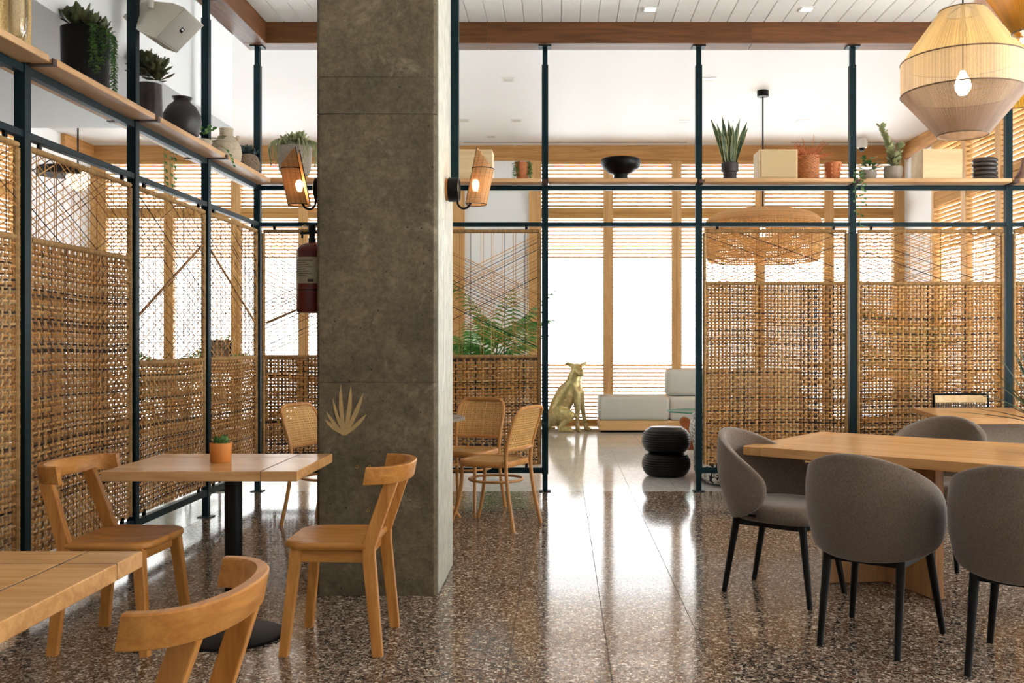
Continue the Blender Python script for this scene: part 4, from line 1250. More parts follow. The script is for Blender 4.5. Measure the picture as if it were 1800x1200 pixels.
# ------------------------------------------------------------------ plants and pots
def blade(m, base, d, up, L, w, bend, n=6, fold=.15, shape=None, edgecol=None, thick=0.0):
    """a pointed leaf: centre line from base along d bending towards 'bend' vector"""
    base = Vector(base); d = Vector(d).normalized(); up = Vector(up)
    rows = []
    for i in range(n + 1):
        u = i/n
        c = base + d*L*u + Vector(bend)*u*u*L
        tdir = (d + Vector(bend)*2*u).normalized()
        side = tdir.cross(up)
        if side.length < 1e-4: side = Vector((1, 0, 0))
        side.normalize(); nn = side.cross(tdir)
        ww = w*(shape(u) if shape else math.sin(pi*min(1, .12 + .88*u))**.8)
        if edgecol is None:
            rows.append([c - side*ww/2, c + nn*ww*fold*-1, c + side*ww/2])
        else:
            rows.append([c - side*ww/2, c - side*ww*.36, c - nn*ww*fold, c + side*ww*.36, c + side*ww/2])
    k = len(rows[0]); v = [p for r in rows for p in r]; f = []
    for i in range(n):
        for j in range(k - 1): f.append((i*k + j, i*k + j + 1, (i + 1)*k + j + 1, (i + 1)*k + j))
    n0 = len(m.v); m.add(v, f)
    if edgecol is not None:
        for i in range(n + 1):
            for j in range(5): m.c[n0 + i*5 + j] = (1, 1, 1) if j in (0, 4) else (0, 0, 0)
def spoon(u): return .25 + .75*math.sin(pi*min(1, u)**1.7)**.9 if u < .98 else .2
def rosette(m, c, R_, n, L, w, R, tilt=(0.2, 1.2)):
    for i in range(n):
        a = i*2.39996 + R.uniform(-.2, .2); e = tilt[0] + (tilt[1] - tilt[0])*(1 - i/n)
        d = (math.cos(a)*math.cos(e), math.sin(a)*math.cos(e), math.sin(e))
        blade(m, Vector(c) + Vector((math.cos(a), math.sin(a), 0))*R_*.2, d, (0, 0, 1), L*R.uniform(.75, 1.1), w, (0, 0, .12), 4, .2, spoon)
def strand(m, p0, out, L, R, r=.006, bead=True, seg=None):
    """trailing stem hanging from p0 with small beads or leaves"""
    p = Vector(p0); o = Vector(out); n = seg or int(L/.016)
    pts = [p]
    for i in range(n):
        u = i/n
        step = L/n
        d = (o*max(0, 1 - u*5) + Vector((R.uniform(-.12, .12), R.uniform(-.12, .12), -1 + .9*max(0, 1 - u*6)))).normalized()
        p = p + d*step; pts.append(p)
    m.tube(pts, .0012, 3)
    for q in pts[1:]:
        a = R.uniform(0, 2*pi)
        for s in ((0,) if not bead else (0, pi)):
            d = (math.cos(a + s), math.sin(a + s), R.uniform(-.7, .2))
            blade(m, q, d, (0, 0, 1), r*2.6, r*1.9, (0, 0, -.2), 3, .1, spoon)
pg = 'potted plants on the high shelf'
def pot(t, prof, mat, n=32, soil_z=None, soil_r=None, name='pot'):
    m = MB(); m.lathe(prof, n=n); o = build(name, m, mat, t, smooth=50)
    if soil_z: 
        m = MB(); m.lathe([(soil_r, soil_z - .01), (soil_r*.6, soil_z + .006), (.001, soil_z + .008)], n=20); build('soil', m, M['soil'], t)
    return o
def wallpot(r0, r1, h, wl=.012, lip=0.0):
    return [(r0*.9, 0), (r0, .006), (r1, h - .006), (r1 + lip, h - .004), (r1 + lip, h), (r1 - wl, h), (r1 - wl, h - .05*h - .01), (r1 - wl - .004, h*.82)]
def at_left(px, dz=0):     # a point of the left shelf whose picture column is px
    return (XS, XS*F/(px - CX), ZS1 + dz)
def at_back(px): return ((px - CX)*YS/F, YS, ZS1)

R = random.Random(5)
# 1 cork block and glass vase
t = thing('cork_block', 'tan cork block with rounded corners at the near end of the left shelf', 'cork block', (XS - .03, 4.40, ZS1))
m = MB(); m.prism(rounded(-.10, -.24, .10, .24, .025, 4), 0, .30, bev=.012); 
cork = plain('cork', (196, 164, 108), .9, bump=.5, bscale=110, var=.35); build('block', m, cork, t)
t = thing('glass_vase', 'clear frosted glass vase before the cork block on the left shelf', 'vase', (XS + .118, 4.42, ZS1))
m = MB(); m.lathe([(.022, 0), (.034, .012), (.041, .05), (.043, .12), (.043, .32), (.039, .32), (.039, .12), (.036, .05), (.018, .02), (.001, .02)], n=32); build('glass', m, M['vaseglass'], t)
# 2 big black pot
y = XS*F/(150 - CX)
t = thing('potted_plant', 'big matt black pot with dark succulents and trailing green beads', 'potted plant', (XS, y, ZS1), 0, pg)
pot(t, wallpot(.118, .124, .325), M['darkpot'], soil_z=.30, soil_r=.108)
m = MB()
for k in range(9):
    a = k*.7; rr = .07 if k else 0
    rosette(m, (rr*math.cos(a), rr*math.sin(a), .315 + R.uniform(0, .06)), .05, 12, .085, .045, R)
build('rosettes', m, M['succ_dark'], t)
m = MB()
for k in range(26):
    a = math.radians(R.uniform(-60, 120)); strand(m, (.11*math.cos(a), .11*math.sin(a), .33), (math.cos(a)*1.2, math.sin(a)*1.2, .3), R.uniform(.12, .36), R, .0085)
build('trailing_stems', m, M['pearls'], t)
# 3 brown glazed pot
y = XS*F/(263 - CX)
t = thing('potted_plant', 'brown streaked cylinder pot with a bushy dark rosette plant', 'potted plant', (XS, y, ZS1), 0, pg)
pot(t, wallpot(.078, .072, .25), M['brownpot'], soil_z=.23, soil_r=.06)
m = MB()
for k in range(8):
    a = k*.9; rr = .055 if k else 0
    rosette(m, (rr*math.cos(a), rr*math.sin(a), .26 + R.uniform(.02, .1)), .05, 13, .095, .048, R, (-.1, 1.2))
build('rosettes', m, M['succ_dark'], t)
# 4 dark jar
y = XS*F/(320 - CX)
t = thing('clay_jar', 'round dark clay jar with a rolled rim on the left shelf', 'jar', (XS, y, ZS1))
m = MB(); m.lathe([(.06, 0), (.075, .004), (.112, .06), (.128, .13), (.122, .18), (.092, .235), (.058, .262), (.052, .275), (.066, .292), (.068, .298), (.06, .30), (.045, .285), (.044, .25)], n=40); build('body', m, plain('dark_clay', (44, 38, 38), .45, bump=.08, bscale=26), t, smooth=60)
# 5 small trailing plant
y = XS*F/(357 - CX)
t = thing('potted_plant', 'small stone pot with round leaves trailing below the left shelf', 'potted plant', (XS, y, ZS1), 0, pg)
pot(t, wallpot(.045, .06, .09), M['stone'], soil_z=.08, soil_r=.045)
m = MB()
for k in range(26):
    a = R.uniform(0, 6.28); e = R.uniform(.1, 1.3)
    p = Vector((.04*math.cos(a), .04*math.sin(a), .09)) + Vector((math.cos(a)*math.cos(e), math.sin(a)*math.cos(e), math.sin(e)))*R.uniform(.02, .09)
    blade(m, p, (math.cos(a)*math.cos(e), math.sin(a)*math.cos(e), math.sin(e)), (0, 0, 1), .05, .042, (0, 0, -.2), 4, .1, spoon)
build('foliage', m, M['succ_green'], t)
m = MB()
for k, dx in enumerate((-.025, .02, .05)):
    p = Vector((-.155, -.22 + dx*2.2, .02)); pts = [Vector((-.03, -.02, .10)), Vector((-.09, -.12 + dx, .08)), p, p + Vector((-.012, 0, -.14)), p + Vector((-.005, .004, -.28 - .05*k))]
    pts = bezier(pts, 6); m.tube(pts, .0016, 4)
    for i in range(6, len(pts), 2):
        for s in (-1, 1):
            blade(m, pts[i], (.3, s*.9, -.35), (1, 0, 0), .032, .03, (0, 0, -.1), 4, .05, spoon)
p = Vector((.155, .12, .0)); pts = bezier([Vector((.03, .02, .09)), Vector((.12, .1, .05)), p, p + Vector((.01, 0, -.04)), p + Vector((.02, .02, -.08))], 5); m.tube(pts, .0014, 4)
for i in range(6, len(pts), 3): blade(m, pts[i], (.4, .8, -.3), (1, 0, 0), .03, .026, (0, 0, -.1), 4, .05, spoon)
build('trailing_stems', m, M['succ_green'], t)
# 6 ribbed jug
y = XS*F/(398 - CX)
t = thing('stoneware_jug', 'pale ribbed stoneware jug with a short neck and small handle', 'jug', (XS, y, ZS1))
prof = []
for i in range(40):
    u = i/39; z = .20*u; r = .072 + .042*math.sin(pi*min(1, .18 + .72*u)) - .018*max(0, u - .75)/.25
    prof.append((r + .0022*math.sin(i*1.7), z))
prof += [(.066, .212), (.052, .222), (.05, .226), (.051, .268), (.054, .276), (.046, .276), (.044, .23)]
m = MB(); m.lathe([(.06, 0)] + prof, n=40); build('body', m, M['stone'], t, smooth=60)
m = MB(); m.tube(bezier([(.05, .07, .215), (.058, .088, .235), (.062, .1, .225), (.06, .103, .195)], 5), .009, 8); build('handle', m, M['stone'], t)
# 7 rough round pot
y = 8.03
t = thing('potted_plant', 'rough round brown pot with a spiky blue-green succulent', 'potted plant', (XS - .0, y, ZS1), 0, pg)
pot(t, [(.06, 0), (.082, .01), (.098, .06), (.098, .11), (.082, .155), (.066, .17), (.058, .165), (.056, .15)], M['roughpot'], soil_z=.155, soil_r=.06)
m = MB()
for k in range(5):
    a = k*1.3; rr = .045 if k else 0
    rosette(m, (rr*math.cos(a), rr*math.sin(a), .165), .03, 14, .085, .024, R, (.3, 1.35))
build('rosettes', m, M['succ_blue'], t)
# 8 wide grey footed pot
t = thing('potted_plant', 'wide grey pot on small feet with mixed pale succulents', 'potted plant', (-2.27, YS, ZS1), 0, pg)
pot(t, [(.07, .045), (.115, .055), (.135, .10), (.145, .27), (.148, .285), (.138, .285), (.134, .26)], M['concpot'], soil_z=.27, soil_r=.13)
for k in range(4):
    a = pi/4 + k*pi/2; m = MB(); m.lathe([(.024, 0), (.03, .03), (.02, .055)], (.065*math.cos(a), .065*math.sin(a), 0), 12); build('foot', m, M['roughpot'], t)
m = MB()
for k in range(8):
    a = k*.8; rr = .09 if k else .02
    rosette(m, (rr*math.cos(a), rr*math.sin(a), .29 + R.uniform(0, .05)), .04, 12, .07, .03, R)
rosette(m, (.05, -.02, .37), .03, 14, .06, .035, R)
build('rosettes', m, M['succ_pale'], t)
m = MB()
for s in (-1, 1):
    for k in range(16):
        a = math.radians(R.uniform(-70, 70)) + (pi if s < 0 else 0); d = Vector((math.cos(a), math.sin(a), 0))
        pts = bezier([Vector((0, 0, .29)) + d*.11, Vector((0, 0, .33)) + d*.17, Vector((0, 0, .27)) + d*.215, Vector((0, 0, .15 + R.uniform(-.03, .05))) + d*.205], 4)
        m.tube(pts, [.007]*4 + [.006]*5 + [.004]*4, 5)
build('drooping_stems', m, M['succ_pale'], t)

# back shelf
t = thing('plywood_box', 'plywood box behind the right hand wall lamp', 'box', (-.74, YS, ZS1)); 
m = MB(); m.box((-.165, -.13, 0), (.165, .13, .245), bev=.003); build('body', m, M['ply'], t)
t = thing('potted_plant', 'terracotta pot with small trailing leaves beside the plywood box', 'potted plant', (-.325, YS, ZS1), 0, pg)
pot(t, wallpot(.05, .064, .155, lip=.004), M['terracotta'], soil_z=.145, soil_r=.05)
m = MB()
for k in range(24):
    a = R.uniform(0, 6.28)
    if abs(math.sin(a)) > .9 and math.sin(a) < 0: a += .9
    strand(m, (.045*math.cos(a), .045*math.sin(a), .155), (math.cos(a)*1.3, math.sin(a)*1.3, .5), R.uniform(.10, .19), R, .008)
build('trailing_stems', m, M['pearls'], t)
t = thing('footed_bowl', 'black footed bowl over the open passage', 'bowl', at_back(1091))
m = MB(); m.lathe([(.058, 0), (.06, .004), (.06, .055), (.10, .07), (.155, .11), (.172, .15), (.170, .178), (.160, .186), (.154, .18), (.158, .15), (.13, .10), (.06, .075), (.001, .07)], n=48); build('body', m, M['darkpot'], t, smooth=50)
# snake plant
x, y, z = at_back(1283)
t = thing('snake_plant', 'snake plant with yellow-edged leaves in a dark fluted pot', 'potted plant', (x, y, ZS1), 0, pg)
prof = [(.052, 0), (.056, .004), (.056, .072), (.072, .078), (.074, .085), (.074, .15), (.070, .154), (.063, .154), (.062, .13)]
m = MB(); n = 48
rings = []
for r_, z_ in prof: rings.append([((r_ + (.002*(i % 2) if z_ < .075 else 0))*math.cos(2*pi*i/n), (r_ + (.002*(i % 2) if z_ < .075 else 0))*math.sin(2*pi*i/n), z_) for i in range(n)])
m.loft(rings); build('pot', m, plain('fluted_pot', (50, 40, 38), .5), t)
m = MB(); m.lathe([(.06, .14), (.001, .145)], n=20); build('soil', m, M['soil'], t)
SL = [(-.02, .0, .42, -.12), (.0, -.02, .34, .02), (.03, -.01, .36, .10), (-.035, .01, .36, -.22), (.045, .0, .33, .34), (.0, .03, .40, .0), (-.01, -.03, .28, -.06), (.025, .02, .41, .16), (-.03, -.02, .30, -.16), (.015, -.035, .30, .05), (.05, .02, .38, .26), (-.045, .0, .40, -.30), (.01, .01, .36, .06)]
for k, (dx, dy, L, lean) in enumerate(SL):
    m = MB(); blade(m, (dx, dy, .14), (lean*.55, R.uniform(-.12, .12), 1), (R.uniform(-.5, .5), -1, 0), L, .042, (lean*.5, 0, 0), 9, .12, lambda u: (.55 + .45*math.sin(pi*min(1, u*1.05)))*(1 - max(0, (u - .7)/.3)**1.6), edgecol=True)
    build('leaf', m, M['snake'], t, colattr=True, smooth=60)
# cloth-fronted speaker box
t = thing('loudspeaker', 'cloth-fronted wooden loudspeaker box beside the snake plant', 'speaker', (1.83, YS, ZS1))
m = MB(); m.box((-.155, -.12, 0), (.17, .12, .247), bev=.003); build('cabinet', m, M['ply'], t)
m = MB(); m.box((-.138, -.128, .012), (.155, -.12, .236), bev=.003); build('cloth_front', m, M['fabricbox'], t)
# wicker basket with orange coral-like plant
x, y, z = at_back(1421)
t = thing('potted_plant', 'orange twiggy plant in a woven cane basket', 'potted plant', (x, y, ZS1), 0, pg)
m = MB()
for j in range(17):
    zz = .006 + j*.0125
    m.tube([((.085 + (.004 if (i + j) % 2 else -.002))*math.cos(2*pi*i/28), (.085 + (.004 if (i + j) % 2 else -.002))*math.sin(2*pi*i/28), zz) for i in range(28)], .0062, 5, closed=True)
wick = plain('wicker_orange', (190, 122, 72), .6, var=.2, bscale=40)
build('basket', m, wick, t, kind='stuff')
m = MB(); m.lathe([(.076, 0), (.08, .19), (.001, .192)], n=24); build('liner', m, M['soil'], t)
m = MB()
for k in range(60):
    a = R.uniform(0, 6.28); e = R.uniform(.0, 1.4); L = R.uniform(.08, .20)
    d = Vector((math.cos(a)*math.cos(e), math.sin(a)*math.cos(e), math.sin(e))); p = Vector((d.x*.05, d.y*.05, .20))
    pts = [p]
    for q in range(4): d = (d + Vector((R.uniform(-.45, .45), R.uniform(-.45, .45), R.uniform(-.35, .3)))).normalized(); p = p + d*L/4; pts.append(p)
    m.tube(pts, [.0045, .004, .0038, .003, .0015], 4)
build('twigs', m, M['orangeplant'], t)
# bumpy terracotta pot
x, y, z = at_back(1465)
t = thing('terracotta_pot', 'empty terracotta pot with bumps down its sides', 'pot', (x, y, ZS1))
m = MB(); m.lathe([(.05, 0), (.054, .004), (.068, .15), (.07, .155), (.062, .155), (.058, .10), (.001, .09)], n=32); build('body', m, M['terracotta'], t, smooth=50)
m = MB(); m.lathe([(.001, -.011), (.008, -.008), (.011, 0), (.008, .008), (.001, .011)], n=8); bump_me = m.mesh('bump', M['terracotta'], smooth=True)
for a in np.arange(0, 2*pi, pi/3):
    for j in range(4):
        zz = .025 + j*.035; rr = .054 + .014*zz/.15
        inst('bump', bump_me, t, (rr*math.cos(a), rr*math.sin(a), zz))
# grey bowl with trailing peperomia
x, y, z = at_back(1526)
t = thing('potted_plant', 'grey bowl of round dark leaves trailing past the shelf', 'potted plant', (x, y, ZS1), 0, pg)
pot(t, [(.045, 0), (.06, .01), (.075, .05), (.072, .085), (.066, .085), (.064, .07)], M['concpot'], soil_z=.075, soil_r=.06)
m = MB()
for k in range(60):
    a = R.uniform(0, 6.28); e = R.uniform(.0, 1.3); rr = R.uniform(.03, .12)
    if math.sin(a) < -.2 and rr > .07 and math.cos(a) > -.3: rr *= .6
    p = Vector((0, 0, .085)) + Vector((math.cos(a)*math.cos(e), math.sin(a)*math.cos(e), math.sin(e)))*rr
    blade(m, p, (math.cos(a)*math.cos(e), math.sin(a)*math.cos(e), .3), (0, 0, 1), .05, .042, (0, 0, -.2), 4, .1, spoon)
build('foliage', m, M['succ_green'], t)
m = MB()
for k, (dx, L) in enumerate(((-.16, .30), (-.11, .40), (-.09, .22))):
    p = Vector((dx, -.165, -.0)); pts = bezier([Vector((dx*.3, -.03, .09)), Vector((dx*.8, -.1, .07)), p, p + Vector((.0, 0, -L*.5)), p + Vector((.008*(-1)**k, 0, -L))], 8); m.tube(pts, .0013, 4)
    for i in range(10, len(pts), 2):
        s = -1 if (i//2) % 2 else 1
        blade(m, pts[i], (s*.9, -.2, -.3), (0, -1, 0), .024, .02, (0, 0, -.1), 4, .05, spoon)
build('trailing_stems', m, M['succ_green'], t)
# grey pot with cactus-like plant
x, y, z = at_back(1570)
t = thing('potted_plant', 'rounded grey pot with a leaning pale pad plant', 'potted plant', (x, y, ZS1), 0, pg)
pot(t, [(.06, 0), (.072, .008), (.08, .05), (.08, .11), (.075, .12), (.068, .12), (.066, .1)], M['concpot'], soil_z=.105, soil_r=.066)
m = MB()
stem_pts = [((0, 0, .11), (-.02, 0, .26), (-.07, 0, .38), (-.10, .01, .46)), ((.02, 0, .11), (.04, -.01, .2), (.06, 0, .29)), ((-.01, .01, .11), (-.03, -.02, .22), (-.05, -.02, .3)), ((.01, -.03, .11), (.0, -.04, .2))]
for sp in stem_pts:
    pts = bezier(sp, 7); m.tube(pts, .006, 5)
    for i in range(1, len(pts)):
        for q in range(3):
            a = R.uniform(0, 6.28); blade(m, pts[i], (math.cos(a), math.sin(a), .7), (0, 0, 1), R.uniform(.035, .06), .04, (0, 0, .15), 4, .15, spoon)
build('foliage', m, M['succ_pale'], t)
t = thing('plywood_cube', 'pale plywood cube between the cactus pot and the stacked jar', 'box', (3.215, YS, ZS1))
m = MB(); m.box((-.165, -.14, 0), (.165, .14, .247), bev=.003); build('body', m, M['ply'], t)
x, y, z = at_back(1731)
t = thing('ribbed_jar', 'dark jar shaped like a stack of rings near the right end of the shelf', 'jar', (x, y, ZS1))
prof = [(.08, 0)]
for k in range(5):
    z0 = .004 + k*.037
    for u in np.linspace(0, 1, 7): prof.append((.088 + .018*math.sin(pi*u)**.6 - .003*(k == 2), z0 + .037*u))
prof += [(.09, .19), (.08, .186), (.078, .15)]
m = MB(); m.lathe(prof, n=40); build('body', m, plain('dark_ring_glaze', (62, 54, 50), .4, var=.25, bscale=12), t, smooth=50)
x, y, z = at_back(1803)
t = thing('clay_vase', 'dusky pink clay vase cut by the right picture edge on the shelf', 'vase', (x, y, ZS1))
m = MB(); m.lathe([(.075, 0), (.09, .01), (.092, .03), (.07, .07), (.05, .11), (.035, .16), (.034, .19), (.028, .19), (.028, .12)], n=32); build('body', m, plain('pink_clay', (150, 116, 104), .6, var=.15, bscale=14), t, smooth=50)

# cactus pot on the cafe table
t = thing('potted_cactus', 'small terracotta pot with a green cactus on the oak table', 'potted plant', (-1.4925, 4.265, .755))
pot(t, [(.041, 0), (.044, .003), (.047, .082), (.047, .086), (.041, .086), (.04, .07)], plain('bright_terracotta', (208, 128, 58), .6, bump=.04, bscale=90), soil_z=.078, soil_r=.04)
m = MB()
for k in range(12):
    a = k*2.4; rr = .008 + .019*(k/12)**.5; hh = R.uniform(.025, .042)
    px_, py_ = rr*math.cos(a), rr*math.sin(a)
    m.lathe([(.007, 0), (.010, hh*.4), (.008, hh*.8), (.001, hh)], (px_, py_, .078), 7)
for k in range(16):
    a = R.uniform(0, 6.28); e = R.uniform(.3, 1.2); blade(m, (.02*math.cos(a), .02*math.sin(a), .085), (math.cos(a)*math.cos(e), math.sin(a)*math.cos(e), math.sin(e)), (0, 0, 1), .035, .012, (0, 0, .1), 3, .2, spoon)
build('cactus', m, M['succ_green'], t)

# yucca at the right edge, in a pot on the long table
t = thing('potted_yucca', 'spiky dark green yucca reaching in from the right picture edge', 'potted plant', (2.375, 4.78, .73))
pot(t, wallpot(.055, .075, .15), M['concpot'], soil_z=.135, soil_r=.06)
for k in range(30):
    a = k*2.39996; e = math.radians(8 + 70*(k/30)); 
    m = MB(); blade(m, (.01*math.cos(a), .01*math.sin(a), .15 + .0016*k), (math.cos(a)*math.cos(e), math.sin(a)*math.cos(e), math.sin(e)), (0, 0, 1), R.uniform(.34, .44), .022, (math.cos(a)*.05, math.sin(a)*.05, -.10 if e < .8 else 0), 8, .25, lambda u: (1 - u)**.7*.85 + .08)
    build('leaf', m, M['yucca'], t, smooth=60)

# ------------------------------------------------------------------ wall lamps, extinguisher, speaker
def sconce(label, x, y, z, s):
    t = thing('wall_lamp', label, 'wall lamp', (x, y, z), 0, 'rattan wall lamps on the column')
    def X(v): return (v[0]*s, v[1], v[2])
    m = MB(); pts = lambda r, x_: [(x_*s, r*math.cos(2*pi*i/28), r*math.sin(2*pi*i/28)) for i in range(28)]
    m.loft([pts(.06, 0), pts(.06, .018)]); build('wood_rose', m, M['oakX'], t)
    m = MB(); m.loft([pts(.058, .018), pts(.066, .022), pts(.066, .075), pts(.06, .078), pts(.05, .07)]); build('drum', m, M['black'], t)
    m = MB(); m.tube([X(p) for p in bezier([(.07, -.03, -.055), (.074, -.03, -.085), (.095, -.03, -.105), (.125, -.03, -.10), (.145, -.03, -.07), (.155, -.02, -.05)], 6)], .006, 8); build('hook_arm', m, M['black'], t)
    # leaning woven scoop: U-shaped in plan, open to the wall, sides rising to a point at the wall
    def top_(th): return .111 + .112*((1 - math.cos(th))/1.766)**1.05
    def pt(th, h): return X((.163 + .20*(h + .08) + .0615*math.cos(th), .066*math.sin(th), h))
    span = math.radians(2*140); n = 44
    ths = [-span/2 + span*i/n for i in range(n + 1)]
    m = MB()
    for i, th in enumerate(ths):
        k = random.uniform(.8, 1.1)*(.55 if i % 4 == 0 else 1)
        m.tube([pt(th, -.08 + (top_(th) + .08)*u) for u in np.linspace(0, 1, 9)], .0021, 4, col=(.80*k, .60*k, .36*k))
    for j in range(56):
        h = -.079 + j*.0054; run = []; k = random.uniform(.85, 1.1)
        for i, th in enumerate(ths):
            p = pt(th, h)
            if h <= top_(th): run.append(p)
            else:
                if len(run) > 1: m.tube(run, .0023, 4, col=(.84*k, .63*k, .38*k))
                run = []
        if len(run) > 1: m.tube(run, .0023, 4, col=(.84*k, .63*k, .38*k))
    build('woven_shade', m, M['shade'], t, smooth=60, colattr=True, kind='stuff')
    m = MB()
    m.tube([pt(th, -.0805) for th in ths], .0026, 6); m.tube([pt(ths[0], -.0805), pt(ths[-1], -.0805)], .0026, 6)
    m.tube([Vector(pt(th, .111)) + (Vector(pt(th, .111)) - Vector(X((.163 + .20*.191, 0, .111)))).normalized()*.003 for th in ths], .0022, 6)
    for th in (ths[0], ths[-1]): m.tube([pt(th, -.08 + (top_(th) + .08)*u) for u in np.linspace(0, 1, 9)], .0026, 6)
    build('rim_wire', m, M['black'], t)
    m = MB(); m.lathe([(.012, -.055), (.014, -.05), (.014, -.012), (.011, -.01)], (.165*s, 0, 0), 14); build('lamp_holder', m, M['brass'], t)
    m = MB(); m.lathe([(.008, -.012), (.014, .0), (.022, .022), (.02, .04), (.01, .054), (.001, .057)], (.165*s, 0, 0), 16); build('bulb', m, M['bulb_small'], t)
    return t
M['shade'] = tinted('woven_shade', (245, 225, 195), .55, .12, 60, transl=.35)
M['bulb_small'] = emit('small_bulb', (255, 226, 180), 26)
sconce('rattan wall lamp on the right face of the column, below the dark riser', CXR + .001, 5.25, 2.105, 1)
sconce('rattan wall lamp on the left face of the column, above the fire extinguisher', CXL - .001, 5.2, 2.095, -1)
m = MB(); m.box((CXR + .002, 5.47, 2.17), (CXR + .05, 5.52, ZC - .002), bev=.002); tag(build('conduit_riser', m, M['steel']), 'dark steel riser running up the right face of the column', 'conduit')

t = thing('fire_extinguisher', 'red fire extinguisher hanging on the left face of the column', 'fire extinguisher', (CXL - .098, 5.2, 1.436))
m = MB(); m.lathe([(.05, 0), (.078, .004), (.08, .012), (.08, .325), (.076, .345), (.06, .362), (.035, .372), (.022, .376)], n=36); build('cylinder', m, M['red'], t, smooth=45)
m = MB(); m.lathe([(.0808, .118), (.0808, .124)], n=36, cap=False); build('band', m, M['black'], t)
m = MB(); rg1 = []; 
for i in range(13):
    a = math.radians(-165 + 110*i/12); rg1.append((.0812*math.cos(a), .0812*math.sin(a)))
m.loft([[(x, y, .155) for x, y in rg1], [(x, y, .295) for x, y in rg1]], cap=False, closed=False); lab = build('label_sheet', m, M['labelp'], t, label='cream instruction label')
m = MB()
for k in range(8):
    a0, a1 = math.radians(-150), math.radians(-75 - 12*((k*5) % 3))
    pts = [(.0818*math.cos(a0 + (a1 - a0)*i/6), .0818*math.sin(a0 + (a1 - a0)*i/6)) for i in range(7)]
    zz = .275 - k*.0115; m.loft([[(x, y, zz) for x, y in pts], [(x, y, zz + .003) for x, y in pts]], cap=False, closed=False)
pts = [(.0818*math.cos(math.radians(-92 + 22*i/4)), .0818*math.sin(math.radians(-92 + 22*i/4))) for i in range(5)]
m.loft([[(x, y, .163) for x, y in pts], [(x, y, .178) for x, y in pts]], cap=False, closed=False)
build('text_line', m, M['ink'], lab, smooth=False)
m = MB(); m.lathe([(.02, .372), (.02, .40), (.016, .402), (.016, .43), (.02, .432), (.02, .47), (.0, .472)], n=16); build('valve', m, M['black'], t)
m = MB(); m.bar([(-.06, -.01, .425), (.055, -.01, .432)], .02, .012, (0, 1, 0)); m.tube([(-.05, -.012, .40), (-.05, -.012, .445)], .006, 6); build('lever', m, M['black'], t)
m = MB(); m.tube([(-.034 + .017*math.cos(a), -.022, .452 + .017*math.sin(a)) for a in np.linspace(0, 2*pi, 13)[:-1]], .0025, 5, closed=True); build('pull_ring', m, M['brass'], t)
m = MB(); m.box((.018, -.02, .30), (.092, .02, .33)); m.box((.084, -.02, .02), (.0965, .02, .36)); build('bracket', m, M['black'], t, smooth=False)

# loudspeaker on the dropped wall
t = thing('wall_speaker', 'cream loudspeaker tilted down from the high white wall', 'speaker', (-2.69, 6.3, 3.36))
def spk():
    # front grille corners from the photograph, at the speaker's own depth; the body tapers back to the wall
    D = 5.92
    cs = [P(323, 14, D), P(357, 45, D + .10), P(311, 92, D), P(273, 66, D - .10)]
    o = Vector((-2.69, 6.3, 3.36))
    fr = [c - o for c in cs]
    n = (fr[1] - fr[0]).cross(fr[2] - fr[0]).normalized()
    return fr, n
fr, nrm = spk()
if nrm.y > 0: nrm = -nrm
cen = sum(fr, Vector())/4
def scale_ring(k, off): return [tuple(cen + (p - cen)*k + off) for p in fr]
bk = Vector((-.17, .03, .07))
import bmesh
bm = bmesh.new()
for p in scale_ring(.5, bk*1.75) + scale_ring(.82, bk*1.15) + scale_ring(1.05, bk*.45) + scale_ring(1.04, nrm*.0) + scale_ring(1.0, nrm*.007): bm.verts.new(p)
bmesh.ops.convex_hull(bm, input=bm.verts); loose = [v for v in bm.verts if not v.link_faces]; bmesh.ops.delete(bm, geom=loose, context='VERTS')
me = bpy.data.meshes.new('cabinet'); bm.to_mesh(me); bm.free(); me.materials.append(M['speaker'])
o = link(bpy.data.objects.new('cabinet', me), t); bv = o.modifiers.new('soft', 'BEVEL'); bv.width = .012; bv.segments = 3; smooth_angle(o, 35)
m = MB(); m.loft([scale_ring(.97, nrm*.0075), scale_ring(.965, nrm*.012), scale_ring(.8, nrm*.02), scale_ring(.3, nrm*.024)]); gr = build('grille', m, M['grille'], t, smooth=50)
e1 = (fr[3] - fr[0]).normalized(); e2 = nrm.cross(e1).normalized()
def badge(w, h, z, cx=0, cy=0):
    q = [cen + nrm*z + e1*(sx*w/2 + cx) + e2*(sy*h/2 + cy) for sx, sy in ((-1, -1), (1, -1), (1, 1), (-1, 1))]
    return [tuple(p) for p in q]
m = MB(); m.loft([badge(.032, .020, .024), badge(.032, .020, .0275)]); bd = build('badge', m, M['black'], gr, smooth=False, label='small dark badge with a white mark')
m = MB(); m.loft([badge(.012, .012, .0272, -.004), badge(.012, .012, .0283, -.004)]); 
build('badge_mark', m, M['white_metal'], gr, smooth=False)
m = MB(); a = Vector((.0, .0, .04)); b = cen + bk*.6 + Vector((-.02, -.12, .09))
m.bar([(0, -.08, .10), tuple(b)], .055, .012, (0, 0, 1)); m.box((-.001, -.14, .05), (.012, -.02, .16)); build('wall_bracket', m, M['speaker'], t)

